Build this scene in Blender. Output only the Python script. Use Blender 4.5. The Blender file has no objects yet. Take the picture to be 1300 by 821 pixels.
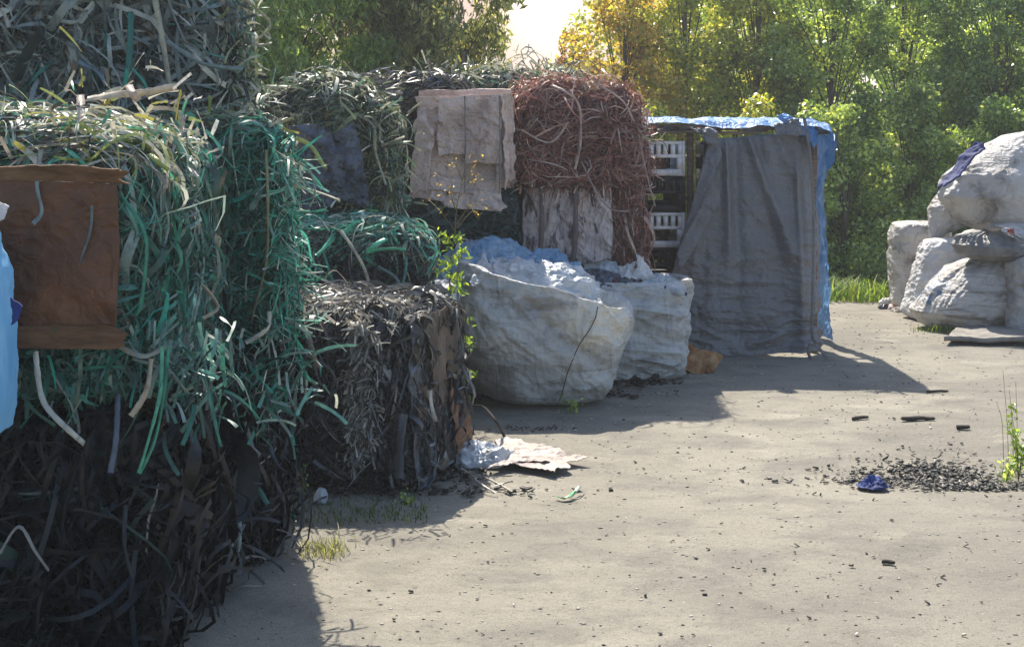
import bpy, math
import numpy as np
from mathutils import Matrix, Vector

SC = bpy.context.scene
COL = SC.collection
F, CH, YH = 1800.0, 2.0, 180.0          # focal length (px), eye height (m), horizon row of the photo

def P(x, y, d):
    return np.array([(x - 650) * d / F, d, CH - (y - YH) * d / F])

def lin(h):
    h = h.lstrip('#')
    r = [int(h[i:i+2], 16) / 255 for i in (0, 2, 4)]
    return tuple(v / 12.92 if v <= .04045 else ((v + .055) / 1.055) ** 2.4 for v in r)

def dim(h, f=.8): return tuple(v * f for v in lin(h))

def R(seed): return np.random.default_rng(seed)

# ------------------------------------------------------------------ noise
def _h(i, j, k, s):
    n = (i * 374761393 + j * 668265263 + k * 1274126177 + s * 974634777) & 0x7fffffff
    n = ((n ^ (n >> 13)) * 1274126177) & 0x7fffffff
    return ((n ^ (n >> 16)) & 0xffff) / 32767.5 - 1.0

def vn(p, s=0):
    p = np.asarray(p, float)
    f = np.floor(p); t = p - f; f = f.astype(np.int64)
    t = t * t * (3 - 2 * t)
    i, j, k = f[..., 0], f[..., 1], f[..., 2]
    x, y, z = t[..., 0], t[..., 1], t[..., 2]
    def L(a, b, w): return a + (b - a) * w
    c00 = L(_h(i, j, k, s), _h(i+1, j, k, s), x); c10 = L(_h(i, j+1, k, s), _h(i+1, j+1, k, s), x)
    c01 = L(_h(i, j, k+1, s), _h(i+1, j, k+1, s), x); c11 = L(_h(i, j+1, k+1, s), _h(i+1, j+1, k+1, s), x)
    return L(L(c00, c10, y), L(c01, c11, y), z)

def fbm(p, s=0, o=4, g=.5):
    v = 0; a = 1; tot = 0; p = np.asarray(p, float)
    for q in range(o):
        v = v + a * vn(p * 2 ** q + 17.3 * q, s + q); tot += a; a *= g
    return v / tot

RM = np.array(Matrix.Rotation(.7, 3, Vector((.4, .8, .45))))
def ridge(p, s=0, o=4, g=.55):
    """creased cloth noise: sharp valleys between soft lobes, about -1..1"""
    p = np.asarray(p, float) @ RM
    w = np.stack([fbm(p * .6 + 5, s + 31, 2), fbm(p * .6 + 9, s + 37, 2), fbm(p * .6 + 13, s + 41, 2)], -1)
    p = p + .55 * w
    v = 0; a = 1; tot = 0
    for q in range(o):
        v = v + a * (1 - 2.6 * np.abs(vn(p * 1.9 ** q + 11.7 * q, s + q))); tot += a; a *= g
    return v / tot

# ------------------------------------------------------------------ objects
def tag(o, label=None, cat=None, group=None, kind=None):
    if label: o['label'] = label
    if cat: o['category'] = cat
    if group: o['group'] = group
    if kind: o['kind'] = kind
    return o

def thing(name, label, cat, loc=(0, 0, 0), rz=0, group=None):
    o = bpy.data.objects.new(name, None)
    o.empty_display_size = .1
    COL.objects.link(o)
    o.location = loc; o.rotation_euler = (0, 0, rz)
    return tag(o, label, cat, group)

def mk(name, V, Q, m, parent=None, tint=None, smooth=True, world=False, T=None):
    """V (n,3) verts, Q (m,4) quads and/or T (k,3) triangles -> one mesh object; world=True: V is in world space"""
    V = np.asarray(V, np.float64).reshape(-1, 3)
    loc = Vector((0, 0, 0))
    if parent is not None and world:
        rt = parent
        M = Matrix.Translation(rt.location) @ Matrix.Rotation(rt.rotation_euler.z, 4, 'Z')
        Mi = np.array(M.inverted())
        V = V @ Mi[:3, :3].T + Mi[:3, 3]
    if parent is None:
        c = np.array([V[:, 0].mean(), V[:, 1].mean(), V[:, 2].min()])
        V = V - c; loc = Vector(c)
    me = bpy.data.meshes.new(name)
    idx = []; tot = []
    if Q is not None and len(Q):
        Q = np.asarray(Q, np.int32); idx.append(Q.ravel()); tot.append(np.full(len(Q), 4, np.int32))
    if T is not None and len(T):
        T = np.asarray(T, np.int32); idx.append(T.ravel()); tot.append(np.full(len(T), 3, np.int32))
    idx = np.concatenate(idx); tot = np.concatenate(tot)
    st = np.concatenate([[0], np.cumsum(tot)[:-1]]).astype(np.int32)
    me.vertices.add(len(V)); me.vertices.foreach_set('co', V.astype(np.float32).ravel())
    me.loops.add(len(idx)); me.loops.foreach_set('vertex_index', idx)
    me.polygons.add(len(tot)); me.polygons.foreach_set('loop_start', st)
    me.polygons.foreach_set('loop_total', tot)
    if smooth: me.polygons.foreach_set('use_smooth', np.ones(len(tot), bool))
    me.update(calc_edges=True); me.validate()
    if tint is not None:
        a = me.attributes.new('tint', 'FLOAT_COLOR', 'POINT')
        c = np.ones((len(V), 4), np.float32); c[:, :3] = tint
        a.data.foreach_set('color', c.ravel())
    me.materials.append(m)
    o = bpy.data.objects.new(name, me); COL.objects.link(o)
    o.location = loc
    if parent is not None: o.parent = parent
    return o

def gridq(nu, nv, wrap=False, off=0):
    """verts laid out [nu][nv]"""
    i = np.arange(nu if wrap else nu - 1); j = np.arange(nv - 1)
    I, J = np.meshgrid(i, j, indexing='ij'); I2 = (I + 1) % nu
    return (np.stack([I * nv + J, I2 * nv + J, I2 * nv + J + 1, I * nv + J + 1], -1).reshape(-1, 4) + off)

def join(parts):
    """list of (V,Q) or (V,Q,tint) -> combined"""
    V = []; Q = []; C = []; o = 0
    for p in parts:
        V.append(p[0]); Q.append(np.asarray(p[1]) + o); o += len(p[0])
        if len(p) > 2: C.append(p[2])
    return (np.concatenate(V), np.concatenate(Q)) + ((np.concatenate(C),) if C else ())

def box(x0, x1, y0, y1, z0, z1):
    V = np.array([[x, y, z] for x in (x0, x1) for y in (y0, y1) for z in (z0, z1)], float)
    Q = np.array([[0, 1, 3, 2], [4, 6, 7, 5], [0, 4, 5, 1], [2, 3, 7, 6], [0, 2, 6, 4], [1, 5, 7, 3]])
    return V, Q

def rot(V, ax, a, c=(0, 0, 0)):
    M = np.array(Matrix.Rotation(a, 3, ax)); c = np.array(c)
    return (V - c) @ M.T + c

def tube(pts, rad, n=8):
    pts = np.asarray(pts, float); k = len(pts)
    rad = np.broadcast_to(np.asarray(rad, float), (k,))
    T = np.gradient(pts, axis=0); T /= np.linalg.norm(T, axis=1)[:, None] + 1e-9
    ref = np.array([0.3, .9, .2]) if abs(T[:, 2]).mean() > .6 else np.array([0, 0, 1.])
    A = np.cross(T, ref); A /= np.linalg.norm(A, axis=1)[:, None] + 1e-9
    B = np.cross(T, A)
    th = np.linspace(0, 2 * math.pi, n, endpoint=False)
    V = pts[:, None] + rad[:, None, None] * (A[:, None] * np.cos(th)[None, :, None] + B[:, None] * np.sin(th)[None, :, None])
    V = V.transpose(1, 0, 2).reshape(-1, 3)
    return V, gridq(n, k, True)

def smoothpath(pts, n=24):
    pts = np.asarray(pts, float); k = len(pts)
    t = np.linspace(0, k - 1, n); i = np.clip(np.floor(t).astype(int), 0, k - 2); f = (t - i)[:, None]
    p0 = pts[np.clip(i - 1, 0, k - 1)]; p1 = pts[i]; p2 = pts[i + 1]; p3 = pts[np.clip(i + 2, 0, k - 1)]
    return .5 * ((2 * p1) + (-p0 + p2) * f + (2 * p0 - 5 * p1 + 4 * p2 - p3) * f ** 2 + (-p0 + 3 * p1 - 3 * p2 + p3) * f ** 3)

# ------------------------------------------------------------------ materials
def nd(nt, t, **kw):
    n = nt.nodes.new(t)
    for k, v in kw.items():
        if k in n.inputs: n.inputs[k].default_value = v
        else: setattr(n, k, v)
    return n

def mat(name, c1, c2=None, scale=6, stretch=(1, 1, 1), rough=.7, bump=.3, bscale=30, tint=False, trans=0,
        dirt=None, dscale=2.5, damt=.5, dlo=.45, dhi=.65, detail=6, spec=.4, weave=0, tcol=None, distort=0, metal=0, bstretch=None, crease=None):
    m = bpy.data.materials.new(name); m.use_nodes = True
    nt = m.node_tree; nt.nodes.clear(); L = nt.links.new
    out = nd(nt, 'ShaderNodeOutputMaterial'); bs = nd(nt, 'ShaderNodeBsdfPrincipled')
    bs.inputs['Roughness'].default_value = rough
    bs.inputs['Specular IOR Level'].default_value = spec
    bs.inputs['Metallic'].default_value = metal
    tc = nd(nt, 'ShaderNodeTexCoord'); mp = nd(nt, 'ShaderNodeMapping'); mp.inputs['Scale'].default_value = stretch
    L(tc.outputs['Object'], mp.inputs['Vector'])
    nz = nd(nt, 'ShaderNodeTexNoise', Scale=scale, Detail=detail, Roughness=.6, Distortion=distort); L(mp.outputs[0], nz.inputs['Vector'])
    mx = nd(nt, 'ShaderNodeMix', data_type='RGBA')
    rmp = nd(nt, 'ShaderNodeMapRange'); rmp.inputs['From Min'].default_value = .35; rmp.inputs['From Max'].default_value = .65
    L(nz.outputs['Fac'], rmp.inputs['Value']); L(rmp.outputs[0], mx.inputs[0])
    mx.inputs[6].default_value = (*c1, 1); mx.inputs[7].default_value = (*(c2 or c1), 1)
    col = mx.outputs[2]
    if tint:
        at = nd(nt, 'ShaderNodeAttribute', attribute_name='tint')
        m2 = nd(nt, 'ShaderNodeMix', data_type='RGBA', blend_type='MULTIPLY'); m2.inputs[0].default_value = 1
        L(at.outputs['Color'], m2.inputs[6]); L(col, m2.inputs[7]); col = m2.outputs[2]
    if dirt:
        n2 = nd(nt, 'ShaderNodeTexNoise', Scale=dscale, Detail=8, Roughness=.65, Distortion=.8); L(mp.outputs[0], n2.inputs['Vector'])
        r2 = nd(nt, 'ShaderNodeMapRange'); r2.inputs['From Min'].default_value = dlo; r2.inputs['From Max'].default_value = dhi
        r2.inputs['To Max'].default_value = damt
        L(n2.outputs['Fac'], r2.inputs['Value'])
        m3 = nd(nt, 'ShaderNodeMix', data_type='RGBA'); L(r2.outputs[0], m3.inputs[0]); L(col, m3.inputs[6])
        m3.inputs[7].default_value = (*dirt, 1); col = m3.outputs[2]
    L(col, bs.inputs['Base Color'])
    if bump:
        mb = nd(nt, 'ShaderNodeMapping'); mb.inputs['Scale'].default_value = bstretch or stretch; L(tc.outputs['Object'], mb.inputs['Vector'])
        nb = nd(nt, 'ShaderNodeTexNoise', Scale=bscale, Detail=5, Roughness=.6); L(mb.outputs[0], nb.inputs['Vector'])
        h = nb.outputs['Fac']
        if weave:
            w1 = nd(nt, 'ShaderNodeTexWave', Scale=weave, bands_direction='X'); w2 = nd(nt, 'ShaderNodeTexWave', Scale=weave, bands_direction='Z')
            L(tc.outputs['Object'], w1.inputs['Vector']); L(tc.outputs['Object'], w2.inputs['Vector'])
            a1 = nd(nt, 'ShaderNodeMath', operation='MULTIPLY_ADD'); L(w1.outputs['Fac'], a1.inputs[0]); a1.inputs[1].default_value = .12; L(h, a1.inputs[2])
            a2 = nd(nt, 'ShaderNodeMath', operation='MULTIPLY_ADD'); L(w2.outputs['Fac'], a2.inputs[0]); a2.inputs[1].default_value = .12; L(a1.outputs[0], a2.inputs[2]); h = a2.outputs[0]
        bp = nd(nt, 'ShaderNodeBump', Strength=bump, Distance=.02); L(h, bp.inputs['Height'])
        if crease:
            prev = None
            for cs, cst, st in crease:
                m5 = nd(nt, 'ShaderNodeMapping'); m5.inputs['Scale'].default_value = st[0]; m5.inputs['Rotation'].default_value = st[1]; L(tc.outputs['Object'], m5.inputs['Vector'])
                n5 = nd(nt, 'ShaderNodeTexNoise', Scale=cs, Detail=3, Roughness=.5, Distortion=.7); L(m5.outputs[0], n5.inputs['Vector'])
                s5 = nd(nt, 'ShaderNodeMath', operation='SUBTRACT'); L(n5.outputs['Fac'], s5.inputs[0]); s5.inputs[1].default_value = .5
                a5 = nd(nt, 'ShaderNodeMath', operation='ABSOLUTE'); L(s5.outputs[0], a5.inputs[0])
                b5 = nd(nt, 'ShaderNodeBump', Strength=cst, Distance=.09, invert=True); L(a5.outputs[0], b5.inputs['Height'])
                if prev: L(prev.outputs[0], b5.inputs['Normal'])
                prev = b5
            L(prev.outputs[0], bp.inputs['Normal'])
        L(bp.outputs[0], bs.inputs['Normal'])
    sh = bs.outputs[0]
    if trans:
        tr = nd(nt, 'ShaderNodeBsdfTranslucent'); ms = nd(nt, 'ShaderNodeMixShader'); ms.inputs[0].default_value = trans
        if tcol:
            m4 = nd(nt, 'ShaderNodeMix', data_type='RGBA', blend_type='MULTIPLY'); m4.inputs[0].default_value = 1
            L(col, m4.inputs[6]); m4.inputs[7].default_value = (*tcol, 1); L(m4.outputs[2], tr.inputs['Color'])
        else: L(col, tr.inputs['Color'])
        L(sh, ms.inputs[1]); L(tr.outputs[0], ms.inputs[2]); sh = ms.outputs[0]
    L(sh, out.inputs['Surface'])
    return m

W1 = (1, 1, 1)
M = dict(
    strip=mat('plastic_strip', (.85, .85, .85), (1.15, 1.15, 1.15), scale=25, rough=.5, bump=0, tint=True, trans=.22, spec=.4, dirt=(.05, .045, .04), dscale=14, damt=.55, dlo=.5, dhi=.7),
    core=mat('strip_core_gap_shade', (.008, .011, .012), (.02, .025, .026), scale=18, stretch=(1, 1, 4), rough=.8, bump=1, bscale=30),  # near-black so the gaps between strips read as deep shade
    corew=mat('warm_core_gap_shade', (.03, .014, .012), (.06, .03, .025), scale=18, stretch=(1, 1, 4), rough=.8, bump=1, bscale=30),  # dark colour puts shade into the gaps of the warm bales
    strap=mat('polyester_strap', (.3, .3, .27), (.2, .2, .18), scale=20, rough=.5, bump=.1),
    card=mat('wet_cardboard', lin('#74492a'), lin('#553219'), scale=3, rough=.5, bump=.5, bscale=9, dirt=lin('#33200f'), dscale=2.6, damt=.7, spec=.4, crease=((4, .4, ((1, 1, 1.4), (0, .4, 0))), (11, .3, ((1, 1, 1), (0, 0, 0))))),
    card2=mat('torn_cardboard_edge', lin('#7d5c40'), lin('#5c4029'), scale=7, stretch=(1, 1, 5), rough=.8, bump=.5, bscale=25),
    beige=mat('beige_kraft_paper', lin('#cfb6a7'), lin('#b39b8d'), scale=3, rough=.8, bump=.35, bscale=12, dirt=lin('#5e4c43'), dscale=2.4, damt=.6, dlo=.5, dhi=.7, crease=((5, .6, ((1, 1, 1.6), (0, .6, 0))), (12, .5, ((1, 1, 1), (0, -.4, 0))))),
    board=mat('weathered_board', lin('#c8bab4'), lin('#a89995'), scale=5, stretch=(3, 3, .8), rough=.85, bump=.6, bscale=22, dirt=lin('#41302f'), dscale=4.5, damt=.9, dlo=.52, dhi=.6),
    brownsheet=mat('muddy_brown_sheet', lin('#6b5a4a'), lin('#44382e'), scale=4, stretch=(1, 1, .5), rough=.75, bump=.5, bscale=14, dirt=lin('#221d19'), dscale=3, damt=.8),
    tarp=mat('grey_woven_tarpaulin', dim('#737274', .98), dim('#666567', .98), scale=2.2, rough=.42, bump=.22, bscale=26, weave=60, dirt=lin('#59524d'), dscale=1.6, damt=.5, spec=.45, crease=((3, .35, ((1, 1, 1.4), (0, .3, 0))), (8, .3, ((1, 1, 1.5), (0, -.4, 0))), (20, .2, ((1, 1, 1), (0, 0, 0))))),
    tarpb=mat('blue_woven_tarpaulin', dim('#5a95cc', .95), dim('#4a84be', .95), scale=3, rough=.45, bump=.2, bscale=30, weave=60, trans=.3, dirt=lin('#8ba5c4'), dscale=3, damt=.35, crease=((5, .5, ((1, 1, .6), (0, .3, 0))), (12, .4, ((1, 1, .8), (0, -.4, 0))))),
    bluelight=mat('pale_blue_fabric', lin('#9cd0ea'), lin('#6fb4dc'), scale=4, stretch=(2, 2, .6), rough=.6, bump=.3, bscale=25, trans=.35),
    film=mat('blue_plastic_film', lin('#8fb2c9'), lin('#5b8db3'), scale=5, rough=.22, bump=.35, bscale=22, trans=.35, dirt=lin('#dfe6ea'), dscale=5, damt=.5, dlo=.5, dhi=.7, spec=.6, crease=((5, .6, ((1, 1, 1.6), (0, .6, 0))), (12, .5, ((1, 1, 1), (0, -.4, 0))))),
    filmw=mat('clear_plastic_film', lin('#cfd2d3'), lin('#a9aeb2'), scale=6, rough=.25, bump=.3, bscale=25, trans=.3, spec=.6),
    darkfilm=mat('dark_plastic_film', lin('#3a3f48'), lin('#23262d'), scale=8, rough=.3, bump=.5, bscale=22, trans=.05, spec=.6, dirt=lin('#6f7884'), dscale=9, damt=.6, crease=((5, .6, ((1, 1, 1.6), (0, .6, 0))), (12, .5, ((1, 1, 1), (0, -.4, 0))))),
    bag=mat('grey_woven_sack', lin('#d2d1cd'), lin('#bcbdbd'), scale=2.5, stretch=(1, 1, 2.5), rough=.45, bump=.3, bscale=40, weave=90, trans=.3, tcol=(1.1, 1.02, .85), crease=((1.6, .9, ((.7, .7, 2.2), (0, -.75, 0))), (2.6, .7, ((2.2, .8, .7), (0, .35, 0))), (7, .35, ((.8, .8, 1.8), (0, -.4, 0))), (14, .25, ((1, 1, 1.2), (0, .7, 0)))),
            dirt=lin('#5f5a52'), dscale=3.2, damt=.75, dlo=.5, dhi=.72, spec=.4),
    bagw=mat('dusty_white_sack', dim('#cfcbc6', 1.0), dim('#b7b2ac', 1.0), scale=3, rough=.42, bump=.35, bscale=30, weave=90, trans=.3, dirt=lin('#5b554e'), dscale=3.6, damt=.85, dlo=.48, dhi=.68, bstretch=(1, 1, 1), crease=((1.6, .8, ((.6, .6, 3), (0, .85, 0))), (2.6, .6, ((2.6, 1, .6), (0, -.5, 0))), (7, .35, ((.8, .8, 2.2), (0, .5, 0))))),
    bagc=mat('clean_white_sack', dim('#dedcda', 1.0), dim('#cfcdcc', 1.0), scale=3, rough=.6, bump=.3, bscale=25, trans=.3, dirt=lin('#a9a29a'), dscale=3, damt=.5, crease=((1.6, .9, ((.7, .7, 2.2), (0, -.75, 0))), (2.6, .7, ((2.2, .8, .7), (0, .35, 0))), (7, .35, ((.8, .8, 1.8), (0, -.4, 0))), (14, .25, ((1, 1, 1.2), (0, .7, 0))))),
    bagd=mat('grey_tied_sack', dim('#8f8c88', 0.9), dim('#6f6d6b', 0.9), scale=4, rough=.5, bump=.4, bscale=30, trans=.12, dirt=lin('#4a4642'), dscale=3, damt=.6, crease=((1.6, .9, ((.7, .7, 2.2), (0, -.75, 0))), (2.6, .7, ((2.2, .8, .7), (0, .35, 0))), (7, .35, ((.8, .8, 1.8), (0, -.4, 0))), (14, .25, ((1, 1, 1.2), (0, .7, 0))))),
    bagstripe=None, bagp=None,
    navy=mat('dark_blue_cloth', lin('#27346b'), lin('#1b2550'), scale=6, rough=.8, bump=.4, bscale=30),
    bluerag=mat('bright_blue_cloth', lin('#1c3577'), lin('#142552'), scale=6, rough=.8, bump=.4, bscale=30),
    white=mat('white_foam_sheet', lin('#d9d4ce'), lin('#c4bfba'), scale=4, rough=.6, bump=.15, bscale=14, trans=.12, dirt=lin('#8f8880'), dscale=5, damt=.4, dlo=.55, dhi=.7),
    crate=mat('pale_crate_plastic', lin('#e6e1de'), lin('#d6d0cd'), scale=8, rough=.5, bump=.08, bscale=40, dirt=lin('#8a7f7c'), dscale=6, damt=.6, dlo=.5, dhi=.7),
    crated=mat('dark_crate_plastic', lin('#33282b'), lin('#241c1f'), scale=8, rough=.5, bump=.08, bscale=40),
    wood=mat('weathered_wood', lin('#8a7262'), lin('#5e4b3f'), scale=5, stretch=(1, 8, 8), rough=.8, bump=.5, bscale=20),
    orange=mat('orange_brown_paper', lin('#a8713c'), lin('#7b4d27'), scale=5, rough=.7, bump=.4, bscale=15, dirt=lin('#c9a87c'), dscale=5, damt=.5, trans=.1),
    pink=mat('pinkish_paper_sheet', dim('#b8aaa0', 1.0), dim('#a09085', 1.0), scale=5, rough=.75, bump=.35, bscale=16, dirt=lin('#7f7368'), dscale=4, damt=.5, dlo=.55, dhi=.7),
    leaf=mat('tree_leaf', (.9, .9, .9), (1.1, 1.1, 1.1), scale=3, rough=.33, bump=0, tint=True, trans=.52, tcol=(1.5, 1.42, .7), spec=.6),
    grassm=mat('grass_blade', (.9, .9, .9), (1.1, 1.1, 1.1), scale=3, rough=.55, bump=0, tint=True, trans=.4, tcol=(1.4, 1.4, .6), spec=.3),
    bark=mat('tree_bark', lin('#5d554b'), lin('#37312b'), scale=9, stretch=(1, 1, .3), rough=.9, bump=.8, bscale=20),
    stem=mat('plant_stem', lin('#75703f'), lin('#5b4a32'), scale=9, rough=.7, bump=.2),
    shred=mat('rubber_shreds', (.8, .8, .8), (1.2, 1.2, 1.2), scale=9, rough=.7, bump=0, tint=True),
    stone=mat('pebbles', (.8, .8, .8), (1.2, 1.2, 1.2), scale=30, rough=.85, bump=.3, bscale=60, tint=True),
    barkwood=mat('charred_wood', lin('#3c332c'), lin('#231e1a'), scale=12, stretch=(1, 6, 6), rough=.9, bump=.8, bscale=30),
    slab=mat('concrete_slab', dim('#a29b90', 0.7), dim('#857f76', 0.7), scale=5, rough=.9, bump=.4, bscale=30),
    seam=mat('sewn_seam', lin('#4a4744'), lin('#6a6662'), scale=50, rough=.8, bump=.3),
    red=mat('faded_red_plastic', lin('#a4402f'), lin('#8a3526'), scale=9, rough=.4, bump=.1),
)
def stripe_mat():
    m = M['bagw'].copy(); m.name = 'printed_white_sack'; nt = m.node_tree; L = nt.links.new
    mp0 = next(n for n in nt.nodes if n.type == 'MAPPING'); mp0.inputs['Rotation'].default_value = (0, .85, 0); mp0.inputs['Scale'].default_value = (.45, 1, 3.2)  # dirt stretched diagonally, its dark streaks standing in for fold shade
    bs = next(n for n in nt.nodes if n.type == 'BSDF_PRINCIPLED'); old = bs.inputs['Base Color'].links[0].from_socket
    tc = next(n for n in nt.nodes if n.type == 'TEX_COORD')
    # blue printed lettering worn to a slanted row of blots
    def lobe(src, a, b, c, d):
        dp = nd(nt, 'ShaderNodeVectorMath', operation='DOT_PRODUCT'); L(src, dp.inputs[0]); dp.inputs[1].default_value = (a, b, c)
        s = nd(nt, 'ShaderNodeMath', operation='SUBTRACT'); L(dp.outputs['Value'], s.inputs[0]); s.inputs[1].default_value = d
        ab = nd(nt, 'ShaderNodeMath', operation='ABSOLUTE'); L(s.outputs[0], ab.inputs[0]); return ab.outputs[0]
    across = lobe(tc.outputs['Object'], -.72, 0, .69, .57); along = lobe(tc.outputs['Object'], .69, 0, .72, .05)
    def inside(v, lim, soft):
        r = nd(nt, 'ShaderNodeMapRange'); r.inputs['From Min'].default_value = lim + soft; r.inputs['From Max'].default_value = lim; L(v, r.inputs['Value']); return r.outputs[0]
    w = nd(nt, 'ShaderNodeTexNoise', Scale=16, Detail=2); L(tc.outputs['Object'], w.inputs['Vector'])
    g = nd(nt, 'ShaderNodeMath', operation='GREATER_THAN'); L(w.outputs['Fac'], g.inputs[0]); g.inputs[1].default_value = .52
    m1 = nd(nt, 'ShaderNodeMath', operation='MULTIPLY'); L(inside(across, .035, .02), m1.inputs[0]); L(inside(along, .17, .03), m1.inputs[1])
    m2 = nd(nt, 'ShaderNodeMath', operation='MULTIPLY'); L(m1.outputs[0], m2.inputs[0]); L(g.outputs[0], m2.inputs[1])
    mx = nd(nt, 'ShaderNodeMix', data_type='RGBA'); L(m2.outputs[0], mx.inputs[0]); L(old, mx.inputs[6]); mx.inputs[7].default_value = (*lin('#4a6f96'), 1)
    L(mx.outputs[2], bs.inputs['Base Color'])
    return m
M['bagstripe'] = stripe_mat()
def patch_mat():
    m = M['bag'].copy(); m.name = 'grey_sack_with_painted_backlight'; nt = m.node_tree; L = nt.links.new
    bs = next(n for n in nt.nodes if n.type == 'BSDF_PRINCIPLED'); old = bs.inputs['Base Color'].links[0].from_socket
    tc = next(n for n in nt.nodes if n.type == 'TEX_COORD')
    def blot(c, sx, sz, hexc, amt, prev, ns=5, lo=.0, hi=.25):
        mp = nd(nt, 'ShaderNodeMapping'); mp.inputs['Location'].default_value = (-c[0] / sx, 0, -c[1] / sz); mp.inputs['Scale'].default_value = (1 / sx, .3, 1 / sz); L(tc.outputs['Object'], mp.inputs[0])
        ln = nd(nt, 'ShaderNodeVectorMath', operation='LENGTH'); L(mp.outputs[0], ln.inputs[0])
        nz = nd(nt, 'ShaderNodeTexNoise', Scale=ns, Detail=6, Roughness=.65); L(tc.outputs['Object'], nz.inputs['Vector'])
        ad = nd(nt, 'ShaderNodeMath', operation='MULTIPLY_ADD'); L(nz.outputs['Fac'], ad.inputs[0]); ad.inputs[1].default_value = 2.6; L(ln.outputs['Value'], ad.inputs[2])
        r = nd(nt, 'ShaderNodeMapRange'); r.inputs['From Min'].default_value = 2.2 + hi; r.inputs['From Max'].default_value = 2.2 - lo; r.inputs['To Max'].default_value = amt; L(ad.outputs[0], r.inputs['Value'])
        mx = nd(nt, 'ShaderNodeMix', data_type='RGBA'); L(r.outputs[0], mx.inputs[0]); L(prev, mx.inputs[6]); mx.inputs[7].default_value = (*lin(hexc), 1); return mx.outputs[2]
    c = blot((.42, .66), .24, .20, '#e9e2d2', .95, old)  # backlit sun patch put into the colour as a pale blot
    c = blot((-.05, .80), .26, .05, '#7d7263', .55, c, 9)
    c = blot((-.5, .2), .3, .3, '#63615d', .6, c, 6)
    L(c, bs.inputs['Base Color']); return m
M['bagp'] = patch_mat()

def pal(*items):
    """(hex, weight) ..."""
    c = np.array([lin(h) for h, w in items]); w = np.array([w for h, w in items], float)
    return c, w / w.sum()
GREY = pal(('#9ba59f', 4), ('#7d8883', 4), ('#b9bcb2', 1.8), ('#5a6562', 4), ('#3f4a48', 2.5), ('#3c7a68', .7), ('#7d6a55', .5), ('#c8c4b4', .3))
GREEN = pal(('#3c8570', 3), ('#33695a', 3.4), ('#5e9080', 3), ('#8fa398', 2.4), ('#456a60', 5), ('#bcbfae', .8), ('#35a589', 1.1), ('#6f8270', 1.2), ('#28403b', 2.5), ('#76807a', 1.5))
GREENF = pal(('#3c8a74', 4), ('#2f6a5a', 4), ('#579080', 3), ('#86a196', 1.6), ('#3d6256', 5), ('#b3b9a8', .3), ('#35a587', 1.4), ('#5f8070', 1.2), ('#24403a', 2))
MINT = pal(('#4dac8f', 3), ('#3c8a74', 3), ('#86b7a4', 2.4), ('#b9bfae', 2), ('#2a5548', 2.4))
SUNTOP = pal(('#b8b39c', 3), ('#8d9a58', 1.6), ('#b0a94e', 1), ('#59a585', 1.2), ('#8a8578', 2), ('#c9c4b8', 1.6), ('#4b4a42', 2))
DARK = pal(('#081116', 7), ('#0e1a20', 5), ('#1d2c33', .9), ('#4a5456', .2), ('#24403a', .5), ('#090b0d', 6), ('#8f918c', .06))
DARKB = pal(('#2f3539', 5), ('#43494c', 4), ('#5f6568', 2.4), ('#7f8588', .8), ('#1a1d20', 4), ('#a4a6a4', .3), ('#4a463f', .3))
BROWN = pal(('#a6786a', 4), ('#8a5c52', 4), ('#bd9f90', 2.6), ('#5f3f3a', 3), ('#d2bbaa', 1.6), ('#a8675a', 1.8))  # reddish brown strips with the flare's warm tint added to their colour
TEALD = pal(('#2f4d4a', 4), ('#23393a', 4), ('#4c6a66', 2), ('#18282a', 3), ('#7d8a86', .4))
YELG = pal(('#8f9468', 2), ('#a9a68c', 3), ('#5d6f4c', 2), ('#6a8f78', 1.5), ('#4d5547', 3), ('#c4bfa8', 1), ('#34403a', 3))

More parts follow.
